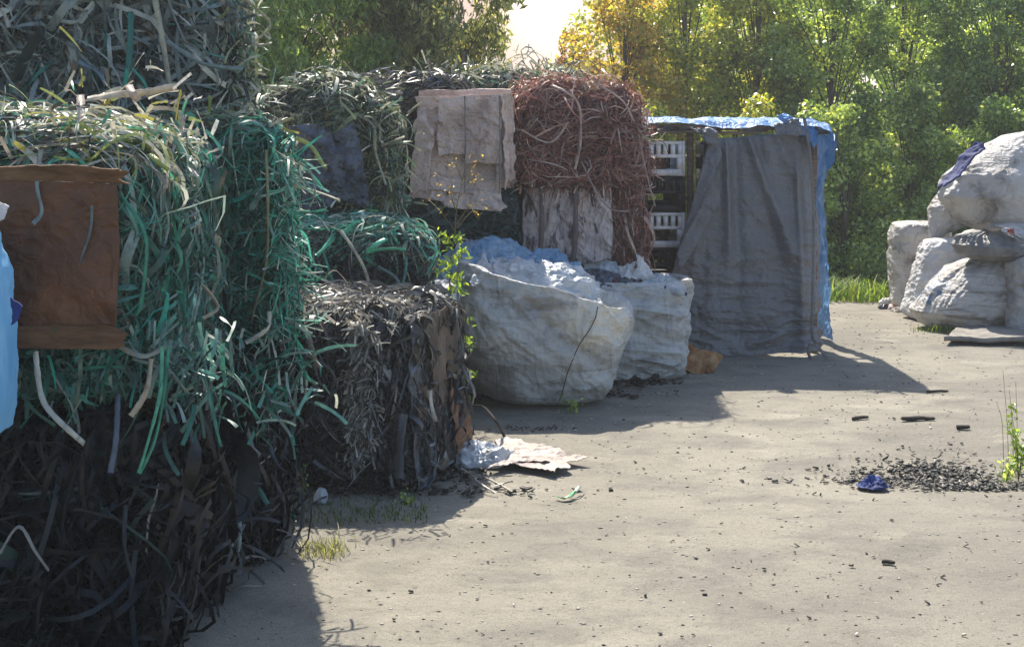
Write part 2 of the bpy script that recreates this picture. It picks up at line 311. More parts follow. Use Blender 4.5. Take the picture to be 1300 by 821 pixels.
# ------------------------------------------------------------------ bales
class RB:
    """rounded box with a bumpy skin; base at z=0, centred in x,y"""
    def __init__(s, w, d, h, r=.12, bump=.05, seed=0, mound=0, top_w=1.0):
        s.h = np.array([w / 2, d / 2, h / 2]); s.c = np.array([0, 0, h / 2]); s.r = min(r, s.h.min() * .9)
        s.bump = bump; s.seed = seed; s.mound = mound; s.top_w = top_w
    def warp(s, p):
        """taper: box space -> real space"""
        p = p.copy(); f = 1 + (s.top_w - 1) * np.clip(p[..., 2] / (2 * s.h[2]), 0, 1)
        p[..., 0] *= f; return p
    def sdf(s, p):
        q = p - s.c; a = np.abs(q) - (s.h - s.r); m = np.maximum(a, 0); l = np.linalg.norm(m, axis=-1)
        ins = np.minimum(a.max(-1), 0)
        n = np.sign(q) * m
        ax = np.argmax(a, -1); e = np.eye(3)[ax] * np.sign(q)
        n = np.where(l[..., None] > 1e-6, n / np.maximum(l, 1e-6)[..., None], e)
        return l + ins - s.r, n
    def off(s, p, n):
        v = s.bump * fbm(p * 2.6 + s.seed * 3.1, s.seed, 3)
        if s.mound:
            q = p / np.array([s.h[0], s.h[1], 1]); v = v + s.mound * np.clip(n[..., 2], 0, 1) * np.clip(1 - q[..., 0] ** 2, 0, 1) * np.clip(1 - .6 * q[..., 1] ** 2, 0, 1)
        return v
    def proj(s, p, o=0.):
        for _ in range(2):
            d, n = s.sdf(p); p = p - n * (d - o - s.off(p, n))[..., None]
        return p, n
    def core(s, o=-.03, nu=40, nv=30):
        # cube-sphere style grid: six faces
        V = []; Q = []; k = 22
        t = np.linspace(-1, 1, k); A, B = np.meshgrid(t, t, indexing='ij')
        for ax in range(3):
            for sg in (-1, 1):
                p = np.zeros((k, k, 3)); o1, o2 = [a for a in range(3) if a != ax]
                p[..., ax] = sg * s.h[ax]; p[..., o1] = A * s.h[o1]; p[..., o2] = B * s.h[o2]
                p = (p + s.c).reshape(-1, 3); p, _ = s.proj(p, o); p = s.warp(p)
                p[:, 2] = np.maximum(p[:, 2], .003)
                Q.append(gridq(k, k) + len(V) * k * k); V.append(p)
        return np.concatenate(V), np.concatenate(Q)

def strips(rb, n, seed, palette, faces=dict(f=1, r=1, l=.5, t=1), L=(.15, .45), W=(.012, .022), amp=.03, depth=(-.035, .012),
           kappa=5., grain=None, gmix=.5, seg=7, loose=.12, droop=.25, curl=1.0, twist=1.6):
    g = R(seed); hx, hy, hz = rb.h; n = int(n * 2.2); W = (W[0] * .6, W[1] * .78); L = (L[0] * 1.1, L[1] * 1.25); loose = loose * .55
    keys = list(faces); area = dict(f=hx * hz, k=hx * hz, r=hy * hz, l=hy * hz, t=hx * hy)
    w = np.array([faces[k] * area[k] for k in keys]); w /= w.sum(); fi = g.choice(len(keys), n, p=w)
    a = g.uniform(-1, 1, n); b = g.uniform(-1, 1, n); p = np.zeros((n, 3))
    for i, k in enumerate(keys):
        m = fi == i
        if k == 'f': q = np.stack([a * hx, -hy + 0 * a, b * hz], -1)
        if k == 'k': q = np.stack([a * hx, hy + 0 * a, b * hz], -1)
        if k == 'r': q = np.stack([hx + 0 * a, a * hy, b * hz], -1)
        if k == 'l': q = np.stack([-hx + 0 * a, a * hy, b * hz], -1)
        if k == 't': q = np.stack([a * hx, b * hy, hz + 0 * a], -1)
        p[m] = q[m]
    p = p + rb.c
    amp = amp * .55; n0 = n; base = g.uniform(*depth, n); amp_i = amp * g.gamma(1.6, .6, n); ls = g.random(n) < loose
    Ln = g.uniform(*L, n) * np.where(ls, 1.3, 1); ds = Ln / seg
    p, nn = rb.proj(p, base)
    t = g.normal(size=(n, 3))
    # field direction varies over the face so that strips lie in swirls
    sw = np.stack([fbm(p * 2.3 + 3, seed + 5, 2), fbm(p * 2.3 + 7, seed + 6, 2), fbm(p * 2.3 + 11, seed + 7, 2)], -1)
    t = t * .55 + sw * 2.2
    if grain is not None:
        gm = g.random(n) < gmix
        gv = np.array(dict(v=(0, 0, 1), h=(1, .6, 0), d=(.7, 0, .7))[grain], float)
        t = np.where(gm[:, None], gv * g.choice([-1, 1], n)[:, None] + .28 * g.normal(size=(n, 3)), t)
    kap = g.normal(size=n) * kappa * curl * .38; dk = g.normal(size=n) * kappa * .5
    tau = g.uniform(-1.2, 1.2, n); dtau = g.normal(size=n) * twist
    wid = g.uniform(*W, n) / 2 * np.exp(.38 * g.normal(size=n)) * np.where(g.random(n) < .05, 1.9, 1)
    PV = []
    for s in range(seg + 1):
        u = s / seg
        hgt = base + amp_i * math.sin(math.pi * u) - .012 * (u in (0, 1)) + np.where(ls, amp_i * 1.6 * max(0, u - .4), 0)
        q, nn = rb.proj(p, hgt)
        t = t - nn * (t * nn).sum(-1, keepdims=True); t /= np.linalg.norm(t, axis=1)[:, None] + 1e-9
        bta = np.cross(nn, t); tw = tau + dtau * u
        wv = bta * np.cos(tw)[:, None] + nn * np.sin(tw)[:, None]
        drop = np.where(ls, droop * Ln * max(0, u - .3) ** 2, 0)
        c = rb.warp(q) - np.array([0, 0, 1.]) * drop[:, None]
        ww = wid * (1 if s not in (0, seg) else .75)
        PV.append(np.stack([c - wv * ww[:, None], c + wv * ww[:, None]], 1))
        p = q + t * ds[:, None]
        ang = (kap + dk * (u - .5)) * ds + np.where(g.random(n) < .16, g.normal(size=n) * .95, 0)
        t = t * np.cos(ang)[:, None] + bta * np.sin(ang)[:, None]
    V = np.stack(PV, 1)                      # n, seg+1, 2, 3
    V[..., 2] = np.maximum(V[..., 2], .004)
    k = (seg + 1) * 2
    s = np.arange(seg); q = np.stack([2 * s, 2 * s + 1, 2 * s + 3, 2 * s + 2], -1)
    Q = (q[None] + (np.arange(n) * k)[:, None, None]).reshape(-1, 4)
    pc, pw = palette
    ci = g.choice(len(pc), n, p=pw); col = pc[ci] * g.uniform(.7, 1.3, (n, 1))
    col = np.clip(np.repeat(col, k, axis=0), 0, 1)
    return V.reshape(-1, 3), Q, col

def bristles(pts, n, seed, palette, L=(.08, .3), W=(.008, .018), dirs=(0, -.3, .6), spread=.8, seg=6, grav=1.2, jitter=.04, curl=2.):
    """free strip ends that spring away from the points pts (m,3) and bend down"""
    g = R(seed); pts = np.asarray(pts, float); n = int(n * .62); L = (L[0] * .6, L[1] * .62); jitter = jitter * .8
    c = pts[g.integers(0, len(pts), n)] + g.normal(size=(n, 3)) * jitter
    t = np.array(dirs, float) + g.normal(size=(n, 3)) * spread; t /= np.linalg.norm(t, axis=1)[:, None]
    Ln = g.uniform(*L, n); ds = Ln / seg; wid = g.uniform(*W, n) / 2
    wv = np.cross(t, g.normal(size=(n, 3))); wv /= np.linalg.norm(wv, axis=1)[:, None]
    bend = g.normal(size=(n, 3)) * curl; PV = []
    for s in range(seg + 1):
        wv = wv - t * (wv * t).sum(-1, keepdims=True); wv /= np.linalg.norm(wv, axis=1)[:, None] + 1e-9
        PV.append(np.stack([c - wv * wid[:, None], c + wv * wid[:, None]], 1))
        c = c + t * ds[:, None]
        t = t + (bend + np.array([0, 0, -grav * 2])) * ds[:, None]; t /= np.linalg.norm(t, axis=1)[:, None] + 1e-9
        wv = wv + .3 * g.normal(size=(n, 3))
    V = np.stack(PV, 1); V[..., 2] = np.maximum(V[..., 2], .006)
    k = (seg + 1) * 2; s = np.arange(seg); q = np.stack([2 * s, 2 * s + 1, 2 * s + 3, 2 * s + 2], -1)
    Q = (q[None] + (np.arange(n) * k)[:, None, None]).reshape(-1, 4)
    pc, pw = palette; col = pc[g.choice(len(pc), n, p=pw)] * g.uniform(.75, 1.25, (n, 1))
    return V.reshape(-1, 3), Q, np.clip(np.repeat(col, k, axis=0), 0, 1)

def ribbon(root, pts, width, hexcol, name='loose_strip', world=True, seed=0, twist=.6, m='strip', n=None, facing=(0, -1, .2)):
    p = smoothpath(pts, n or max(10, len(pts) * 6)); k = len(p)
    T = np.gradient(p, axis=0); T /= np.linalg.norm(T, axis=1)[:, None] + 1e-9
    f = np.array(facing, float); f = f / np.linalg.norm(f)
    w = np.cross(T, f); w /= np.linalg.norm(w, axis=1)[:, None] + 1e-6
    g = R(seed + 99); ph = g.uniform(0, 6); a = twist * np.sin(np.linspace(ph, ph + 4, k))[:, None]
    w = w * np.cos(a) + np.cross(T, w) * np.sin(a)
    ww = width / 2 * (1 + .08 * g.normal(size=(k, 1)))
    th = np.cross(T, w) * .0008
    V = np.stack([p - w * ww - th, p + w * ww - th, p + w * ww + th, p - w * ww + th], 0).reshape(-1, 3)  # 4 rails
    Q = np.concatenate([gridq(4, k, True), [[0, k, 2 * k, 3 * k], [k - 1, 4 * k - 1, 3 * k - 1, 2 * k - 1]]])
    c = np.array(lin(hexcol))
    return mk(name, V, Q, M[m], root, tint=np.tile(c, (len(V), 1)), world=world)

def strap_loops(root, rb, xs, width=.018, plane='x', hexcol='#77776c'):
    for x in xs:
        a = np.linspace(0, 2 * math.pi, 72, endpoint=False)
        if plane == 'x': p = np.stack([0 * a + x, np.cos(a) * rb.h[1] * 1.4, np.sin(a) * rb.h[2] * 1.4 + rb.h[2]], -1)
        elif plane == 'z': p = np.stack([np.cos(a) * rb.h[0] * 1.4, np.sin(a) * rb.h[1] * 1.4, 0 * a + x], -1)
        q, n = rb.proj(p, .022)
        if plane == 'x': q[:, 0] = x + .01 * np.sin(a * 3)
        else: q[:, 2] = x + .02 * np.sin(a * 3 + x)
        q = rb.warp(q); q[:, 2] = np.maximum(q[:, 2], .006)
        wv = np.tile(np.array([1., 0, 0] if plane == 'x' else [0, 0, 1.]), (72, 1)) * width / 2
        V = np.stack([q - wv, q + wv], 1).reshape(-1, 3); i = np.arange(72); j = (i + 1) % 72
        Q = np.stack([2 * i, 2 * j, 2 * j + 1, 2 * i + 1], -1)
        mk('strap', V, Q, M['strip'], root, tint=np.tile(lin(hexcol), (len(V), 1)))

def bale(label, loc, rz, size, palette, seed, n=6000, top=None, ntop=0, straps=(), core='core', group='tied bales of plastic strips', name='strip_bale', cat='bale',
         zs=(), rbk={}, **kw):
    root = thing(name, label, cat, loc, rz, group)
    rb = RB(*size, seed=seed, **rbk)
    V, Q = rb.core(); mk('bale_core', V, Q, M[core], root)
    V, Q, C = strips(rb, n, seed, palette, **kw)
    tag(mk('packed_strips', V, Q, M['strip'], root, tint=C), kind='stuff')
    if ntop:
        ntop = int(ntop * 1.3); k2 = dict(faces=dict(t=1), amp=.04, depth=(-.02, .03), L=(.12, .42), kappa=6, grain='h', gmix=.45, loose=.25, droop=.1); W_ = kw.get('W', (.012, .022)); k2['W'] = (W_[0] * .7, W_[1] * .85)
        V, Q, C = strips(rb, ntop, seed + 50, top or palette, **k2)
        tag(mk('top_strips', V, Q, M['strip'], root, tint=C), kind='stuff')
    strap_loops(root, rb, straps); strap_loops(root, rb, zs, plane='z')
    root['_'] = 0; del root['_']
    return root, rb

# ------------------------------------------------------------------ soft shapes
def sack(name, loc, rz, prof, a, b, m, parent=None, e=2.6, seed=0, wr=.02, lump=.04, nu=200, nv=110, wscale=(5, 5, 7), pleat=0, neck=1.0, ushape=None, folds=None):
    """prof rows: v, z, scale, cx, cy ; loc = world base"""
    pr = np.array(prof, float); v = np.linspace(0, 1, nv)
    z, s, cx, cy = [np.interp(v, pr[:, 0], pr[:, i]) for i in (1, 2, 3, 4)]
    ker = np.array([1, 2, 3, 2, 1]) / 9
    def sm(q): return np.convolve(np.pad(q, 2, 'edge'), ker, 'valid')
    z, s, cx, cy = sm(sm(z)), sm(sm(s)), sm(cx), sm(cy)
    u = np.linspace(0, 2 * math.pi, nu, endpoint=False)
    U, _ = np.meshgrid(u, v, indexing='ij')
    c, sn = np.cos(U), np.sin(U)
    X = a * np.sign(c) * np.abs(c) ** (2 / e); Y = b * np.sign(sn) * np.abs(sn) ** (2 / e)
    Z = np.broadcast_to(z, U.shape).copy(); S = np.broadcast_to(s, U.shape)
    if ushape is not None: Z = ushape(U, v[None], Z)
    p = np.stack([X * S + cx, Y * S + cy, Z], -1)
    rad = np.stack([c, sn, 0 * c], -1)
    q = p * np.array(wscale)
    big = fbm(p * 2.2 + seed, seed, 2); cr = ridge(q + seed * 1.7, seed, 4); fine = ridge(p * np.array([14, 14, 26]) + 3, seed + 9, 3)
    d = (lump * big + wr * cr + wr * .3 * fine) * np.clip(S * 1.6, 0, 1)
    for th, al, ac, am in (folds if folds is not None else ((60, 1.0, 5, .034), (-40, 1.2, 6, .028), (5, 1.5, 9, .014))):
        t_ = math.radians(th); e0 = np.array([math.cos(t_), .25, math.sin(t_)]); e0 /= np.linalg.norm(e0); e1 = np.cross(e0, [0, 1, 0]); e1 /= np.linalg.norm(e1); e2 = np.cross(e0, e1)
        f = ridge(np.stack([p @ e0 * al, p @ e1 * ac, p @ e2 * ac], -1) + seed * 5.1 + th, seed + 20, 3)
        mask = np.clip(.35 + 1.3 * fbm(p * 1.4 + th, seed + 8, 2), .1, 1)
        d = d + am * f * mask * np.clip(S * 1.6, 0, 1)
    if pleat:
        nk = np.exp(-((v[None] - neck) / .16) ** 2)
        d = d + pleat * nk * (np.sin(U * 17 + 3 * fbm(np.stack([c * 2, sn * 2, Z * 3], -1), seed, 2)) + .6 * np.sin(U * 29 + 1)) * S * 1.5
    p = p + rad * d[..., None]; p[..., 2] += .4 * wr * cr
    p[..., 2] = np.maximum(p[..., 2], .004)
    V = p.reshape(-1, 3)
    M4 = np.array(Matrix.Translation(Vector(loc)) @ Matrix.Rotation(rz, 4, 'Z'))
    if parent is None:
        V = V @ M4[:3, :3].T + M4[:3, 3]
        return mk(name, V, gridq(nu, nv, True), m)
    return mk(name, V, gridq(nu, nv, True), m, parent)

def sheet(name, corners, m, seed=0, amp=.03, sc=4, n=60, parent=None, thick=.002, curl=0, world=True, ragged=.06, flat=None, fine=.35):
    """crumpled sheet over 4 world corners (00,10,11,01)"""
    c = np.array(corners, float); u = np.linspace(0, 1, n)
    U, W = np.meshgrid(u, u, indexing='ij')
    # ragged outline
    eu = ragged * fbm(np.stack([W * 3, U * 0, 0 * U + seed], -1), seed, 3) * (2 * U - 1); ev = ragged * fbm(np.stack([U * 3, 0 * U + 4, 0 * U + seed], -1), seed + 1, 3) * (2 * W - 1)
    A = np.clip(U, 0, 1) + eu; B = W + ev
    p = (c[0] * (1 - A[..., None]) * (1 - B[..., None]) + c[1] * A[..., None] * (1 - B[..., None]) + c[2] * A[..., None] * B[..., None] + c[3] * (1 - A[..., None]) * B[..., None])
    nn = np.cross(c[1] - c[0], c[3] - c[0]); nn /= np.linalg.norm(nn)
    if flat: nn = np.array(flat, float)
    d = amp * ridge(p * sc + seed * 2.3, seed, 4) + amp * fine * ridge(p * sc * 3.1 + seed, seed + 4, 3) + curl * ((2 * U - 1) ** 2)
    if flat: d = d - d.min() + .004
    p = p + nn * d[..., None]
    V = p.reshape(-1, 3); Q = gridq(n, n)
    # thickness: second skin and rim
    V2 = V - nn * thick; N = n * n
    e = np.concatenate([np.arange(n), n - 1 + n * np.arange(1, n), (n - 1) * n + np.arange(n - 2, -1, -1), n * np.arange(n - 2, 0, -1)])
    r = np.stack([e, np.roll(e, -1), np.roll(e, -1) + N, e + N], -1)
    return mk(name, np.concatenate([V, V2]), np.concatenate([Q, Q[:, ::-1] + N, r]), m, parent, world=world)

def heap(name, c, rx, ry, h, m, seed, amp=.06, sc=5, parent=None, n=110, world=True, rz=0, sharp=1.0):
    """crumpled mound of film (closed underneath)"""
    u = np.linspace(0, 2 * math.pi, n * 2, endpoint=False); v = np.linspace(0, 1, n)
    U, W = np.meshgrid(u, v, indexing='ij')
    ph = W * math.pi * .5 * 1.25
    r = np.sin(np.minimum(ph, math.pi / 2)); zz = np.cos(ph)
    edge = 1 + .16 * fbm(np.stack([np.cos(U) * 1.5, np.sin(U) * 1.5, 0 * U + seed], -1), seed, 3)
    p = np.stack([r * np.cos(U) * rx * edge, r * np.sin(U) * ry * edge, zz * h], -1)
    d = ridge(p * sc + seed * 3, seed, 4) * amp + ridge(p * sc * 2.7 + seed, seed + 3, 3) * amp * .35 * sharp
    nn = np.stack([r * np.cos(U) * .6, r * np.sin(U) * .6, .4 + np.abs(zz)], -1); nn /= np.linalg.norm(nn, axis=-1)[..., None]
    p = p + nn * d[..., None]
    V = rot(p.reshape(-1, 3), 'Z', rz) + np.array(c)
    V[:, 2] = np.maximum(V[:, 2], .005)
    return mk(name, V, gridq(n * 2, n, True), m, parent, world=world)

# ------------------------------------------------------------------ ground
def ground():
    def axis(a, b, lo, hi, step, far):
        core = np.arange(lo, hi, step); g = [core[-1]]; s = step
        while g[-1] < b: s *= 1.25; g.append(g[-1] + s)
        h = [core[0]]; s = step
        while h[-1] > a: s *= 1.25; h.append(h[-1] - s)
        return np.concatenate([np.array(h[1:])[::-1], core, np.array(g[1:])])
    x = axis(-110, 120, -3.2, 8.5, .045, 0); y = axis(-30, 150, 4.5, 17.5, .045, 0)
    X, Y = np.meshgrid(x, y, indexing='ij'); p = np.stack([X, Y, 0 * X], -1)
    near = ((X > -6) & (X < 12) & (Y > 3) & (Y < 19)).astype(float)
    z = near * (.020 * fbm(p * .7, 1, 3) + .007 * fbm(p * 3, 2, 3) + .003 * fbm(p * 11, 3, 3))
    z -= .035 * np.exp(-(((X - 2.5) / .9) ** 2 + ((Y - 8.55) / .45) ** 2)) * near
    slope = np.clip((Y - 17.6) / 4.5, 0, 1); z = z - .6 * slope * slope * (3 - 2 * slope)
    o = mk('ground', np.stack([X, Y, z], -1).reshape(-1, 3), gridq(len(x), len(y)), ground_mat())
    o.location.z = float(z.min())
    tag(o, kind='structure')
    global GX, GY, GZ; GX, GY, GZ = x, y, z
def gz(x, y):
    x = np.atleast_1d(x); y = np.atleast_1d(y)
    i = np.clip(np.searchsorted(GX, x) - 1, 0, len(GX) - 2); j = np.clip(np.searchsorted(GY, y) - 1, 0, len(GY) - 2)
    return np.maximum(np.maximum(GZ[i, j], GZ[i + 1, j]), np.maximum(GZ[i, j + 1], GZ[i + 1, j + 1]))

def ground_mat():
    m = bpy.data.materials.new('packed_grey_dirt'); m.use_nodes = True
    nt = m.node_tree; nt.nodes.clear(); L = nt.links.new
    out = nd(nt, 'ShaderNodeOutputMaterial'); bs = nd(nt, 'ShaderNodeBsdfPrincipled', Roughness=.92); bs.inputs['Specular IOR Level'].default_value = .2
    tc = nd(nt, 'ShaderNodeTexCoord')
    def noise(s, d=8, r=.6, st=(1, 1, 1), dist=0):
        mp = nd(nt, 'ShaderNodeMapping'); mp.inputs['Scale'].default_value = st; L(tc.outputs['Object'], mp.inputs['Vector'])
        n = nd(nt, 'ShaderNodeTexNoise', Scale=s, Detail=d, Roughness=r, Distortion=dist); L(mp.outputs[0], n.inputs['Vector']); return n.outputs['Fac']
    def rng(v, a, b, c=0, d=1):
        r = nd(nt, 'ShaderNodeMapRange'); r.inputs['From Min'].default_value = a; r.inputs['From Max'].default_value = b
        r.inputs['To Min'].default_value = c; r.inputs['To Max'].default_value = d; L(v, r.inputs['Value']); return r.outputs[0]
    def mix(f, a, b):
        x = nd(nt, 'ShaderNodeMix', data_type='RGBA'); L(f, x.inputs[0])
        for i, v in ((6, a), (7, b)):
            if isinstance(v, tuple): x.inputs[i].default_value = (*v, 1)
            else: L(v, x.inputs[i])
        return x.outputs[2]
    c = mix(rng(noise(.55), .38, .64), dim('#9a9485', .76), dim('#827d71', .76))
    c = mix(rng(noise(2.2, 8, .65, (1, 1.5, 1), .4), .48, .66, 0, .55), c, dim('#69655e', .76))
    c = mix(rng(noise(1.1, 6, .6, (1, 1.6, 1), .3), .56, .7, 0, .5), c, dim('#b9b19f', .76))
    c = mix(rng(noise(45, 3, .7), .60, .70, 0, .65), c, dim('#5b5752', .76))
    c = mix(rng(noise(70, 3, .7), .64, .72, 0, .6), c, dim('#cfc8b8', .76))
    c = mix(rng(noise(9, 6, .75, (1, 2.5, 1), .8), .62, .70, 0, .7), c, dim('#4d4a46', .76))
    c = mix(rng(noise(150, 2, .6), .5, .66, 0, .45), c, dim('#45423d', .76))
    c = mix(rng(noise(24, 6, .75, (1, 1.4, 1), .5), .56, .66, 0, .5), c, dim('#5a564f', .76))
    L(c, bs.inputs['Base Color'])
    b1 = nd(nt, 'ShaderNodeBump', Strength=.55, Distance=.012); L(noise(26, 6, .7), b1.inputs['Height'])
    b2 = nd(nt, 'ShaderNodeBump', Strength=.5, Distance=.006); L(noise(110, 4, .6), b2.inputs['Height']); L(b1.outputs[0], b2.inputs['Normal'])
    b3 = nd(nt, 'ShaderNodeBump', Strength=.35, Distance=.03); L(noise(4, 6, .65, (1, 1.2, 1)), b3.inputs['Height']); L(b2.outputs[0], b3.inputs['Normal'])
    L(b3.outputs[0], bs.inputs['Normal']); L(bs.outputs[0], out.inputs['Surface'])
    return m
ground()
G = lambda x, y: float(gz(x, y)[0])

# ------------------------------------------------------------------ the stacked bales
GRP = 'tied bales of plastic strips'
# lower tier, far left (mostly dark)
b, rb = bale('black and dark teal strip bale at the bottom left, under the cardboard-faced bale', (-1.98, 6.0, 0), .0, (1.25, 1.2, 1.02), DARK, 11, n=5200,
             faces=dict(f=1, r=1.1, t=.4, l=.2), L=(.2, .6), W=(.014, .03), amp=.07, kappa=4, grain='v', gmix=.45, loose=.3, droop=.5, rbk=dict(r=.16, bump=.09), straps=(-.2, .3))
for s, (pts, w, c) in enumerate([
    ([P(45, 446, 5.2), P(52, 500, 5.16), P(68, 527, 5.12), P(107, 563, 5.05)], .02, '#c9c6b6'),
    ([P(206, 440, 5.25), P(203, 500, 5.2), P(188, 560, 5.16), P(176, 600, 5.14)], .014, '#5fae8b'),
    ([P(214, 440, 5.28), P(207, 505, 5.22), P(196, 560, 5.16), P(177, 601, 5.15)], .014, '#4c9a78'),
    ([P(192, 455, 5.22), P(188, 487, 5.2), P(180, 508, 5.2), P(166, 528, 5.18)], .022, '#b3a68e'),
    ([P(150, 500, 5.25), P(147, 560, 5.2), P(140, 600, 5.18)], .022, '#5b6676'),
    ([P(28, 500, 5.25), P(45, 522, 5.2), P(70, 540, 5.18)], .014, '#3f6b5c'),
    ([P(0, 702, 5.1), P(24, 668, 5.08), P(45, 700, 5.06), P(62, 724, 5.04)], .012, '#8d8a82'),
    ([P(232, 665, 5.6), P(222, 640, 5.5), P(178, 688, 5.4)], .014, '#4b5f63'),
    ([P(265, 560, 6), P(255, 600, 5.9), P(235, 640, 5.8)], .014, '#566060'),
    ([P(160, 640, 5.2), P(158, 690, 5.15), P(168, 735, 5.1)], .016, '#22282c')]):
    ribbon(b, pts, w, c, seed=s)
# second tier: the one with the brown cardboard
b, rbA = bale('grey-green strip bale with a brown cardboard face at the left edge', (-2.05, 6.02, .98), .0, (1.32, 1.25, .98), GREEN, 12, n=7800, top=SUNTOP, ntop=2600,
              faces=dict(f=1, r=1.6, t=.2, l=.2), L=(.14, .42), W=(.009, .019), amp=.045, kappa=6, grain='v', gmix=.5, loose=.2, droop=.4,
              rbk=dict(r=.15, bump=.05, mound=.13), straps=(-.35, .2))
# cardboard face, lower torn board and its upper lip
def board(root, name, x0, y0, x1, y1, d, m, seed, amp=.02, sc=2.5, thick=.008, dz=0, ragged=.03, tilt=0):
    return sheet(name, [P(x0, y1, d), P(x1, y1 + dz, d), P(x1 - dz, y0 + dz, d - tilt), P(x0, y0, d - tilt)], m, seed, amp, sc, 70, root, thick, ragged=ragged)
board(b, 'cardboard_sheet', -60, 228, 152, 415, 5.26, M['card'], 3, amp=.022, sc=1.8, dz=4)
board(b, 'torn_board', -60, 412, 158, 444, 5.24, M['card2'], 4, amp=.016, sc=3, ragged=.12)
board(b, 'cardboard_lip', -60, 213, 150, 231, 5.22, M['card2'], 5, amp=.02, sc=3, ragged=.15, tilt=.06)
for s, (pts, w, c) in enumerate([
    ([P(52, 190, 5.25), P(47, 235, 5.24), P(53, 268, 5.22), P(42, 284, 5.2)], .018, '#8d9a97'),
    ([P(80, 233, 5.28), P(112, 250, 5.26), P(115, 290, 5.25), P(98, 340, 5.25), P(88, 362, 5.27)], .012, '#77827c'),
    ([P(102, 120, 5.5), P(103, 140, 5.4), P(102, 154, 5.35)], .03, '#b9a894'),
    ([P(110, 126, 5.5), P(150, 120, 5.45), P(180, 118, 5.5), P(224, 110, 5.5)], .028, '#c8bca6'),
    ([P(163, 108, 5.45), P(168, 118, 5.4), P(176, 128, 5.4)], .03, '#bba58e'),
    ([P(190, 195, 5.4), P(200, 205, 5.36), P(214, 216, 5.33)], .02, '#9aa85a'),
    ([P(228, 140, 5.7), P(232, 160, 5.65), P(228, 172, 5.6)], .022, '#c9b8a4'),
    ([P(130, 118, 5.6), P(133, 133, 5.5), P(141, 126, 5.45)], .014, '#b0a545'),
    ([P(257, 362, 5.7), P(272, 380, 5.66), P(276, 392, 5.64), P(258, 404, 5.6)], .014, '#a79a88'),
    ([P(168, 455, 5.3), P(210, 470, 5.3), P(240, 500, 5.32)], .012, '#7d8a7c'),
    ([P(152, 440, 5.3), P(182, 452, 5.28), P(210, 440, 5.3)], .02, '#a7a58f'),
    ([P(155, 250, 5.32), P(185, 300, 5.28), P(180, 380, 5.28), P(172, 400, 5.3)], .014, '#3d8a6e'),
    ([P(250, 420, 6.0), P(262, 470, 5.9), P(280, 520, 5.8)], .012, '#6f8f7e')]):
    ribbon(b, pts, w, c, seed=20 + s)
V, Q, C = bristles([P(x, y, 5.6) for x, y in ((10, 200), (60, 190), (120, 150), (170, 130), (215, 140), (230, 175), (200, 200), (30, 190))], 260, 5, SUNTOP, L=(.06, .22), spread=.8, dirs=(0, -.5, .4), jitter=.12)
tag(mk('bristling_strips', V, Q, M['strip'], b, tint=C, world=True), kind='stuff')
V, Q, C = bristles([P(x, y, 5.45) for x, y in ((170, 440), (200, 460), (230, 470), (260, 440), (250, 480), (120, 455), (60, 455), (90, 460))], 420, 6, GREEN, L=(.12, .4), spread=.6, dirs=(.1, -.7, -.5), jitter=.1, grav=2)
tag(mk('drooping_strips', V, Q, M['strip'], b, tint=C, world=True), kind='stuff')

# second column: dense green strips, standing a little proud
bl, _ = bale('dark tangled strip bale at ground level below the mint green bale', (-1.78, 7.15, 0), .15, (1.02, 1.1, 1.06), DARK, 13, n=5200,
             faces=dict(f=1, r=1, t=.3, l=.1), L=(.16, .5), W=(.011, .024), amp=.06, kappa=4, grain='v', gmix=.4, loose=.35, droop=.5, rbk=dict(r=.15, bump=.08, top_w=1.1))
for s, (pts, w, c) in enumerate([
    ([P(272, 548, 6.4), P(310, 562, 6.35), P(330, 578, 6.3)], .02, '#a8a89c'),
    ([P(312, 535, 6.4), P(318, 560, 6.35), P(328, 590, 6.3)], .018, '#9a9c92'),
    ([P(352, 505, 6.5), P(340, 530, 6.45), P(325, 552, 6.4)], .012, '#b4b3a8'),
    ([P(300, 575, 6.4), P(318, 605, 6.35), P(340, 640, 6.3)], .024, '#3d6f63'),
    ([P(270, 555, 6.4), P(275, 600, 6.35), P(285, 650, 6.3)], .02, '#2f6e58'),
    ([P(285, 520, 6.5), P(255, 500, 6.4), P(290, 560, 6.35)], .016, '#59636e'),
    ([P(300, 640, 6.3), P(304, 670, 6.2), P(302, 700, 6.15)], .022, '#9aa39a'),
    ([P(340, 560, 6.5), P(352, 590, 6.45), P(365, 600, 6.4)], .02, '#4a5560'),
    ([P(320, 500, 6.5), P(350, 500, 6.45), P(368, 505, 6.4)], .014, '#7d8580')]):
    ribbon(bl, pts, w, c, seed=40 + s)
V, Q, C = bristles([P(x, y, 6.5) for x, y in ((270, 480), (300, 500), (330, 470), (350, 490), (280, 540), (310, 450), (365, 480))], 420, 7, GREEN, L=(.1, .4), spread=.7, dirs=(.1, -.6, -.4), jitter=.12, grav=2)
tag(mk('drooping_strips', V, Q, M['strip'], bl, tint=C, world=True), kind='stuff')
V, Q, C = bristles([P(x, y, 6.35) for x, y in ((270, 690), (285, 715), (310, 680), (300, 640))], 160, 8, DARKB, L=(.08, .3), spread=.9, dirs=(.2, -.5, 0), jitter=.1, grav=1.5)
tag(mk('spilled_strips', V, Q, M['strip'], bl, tint=C, world=True), kind='stuff')

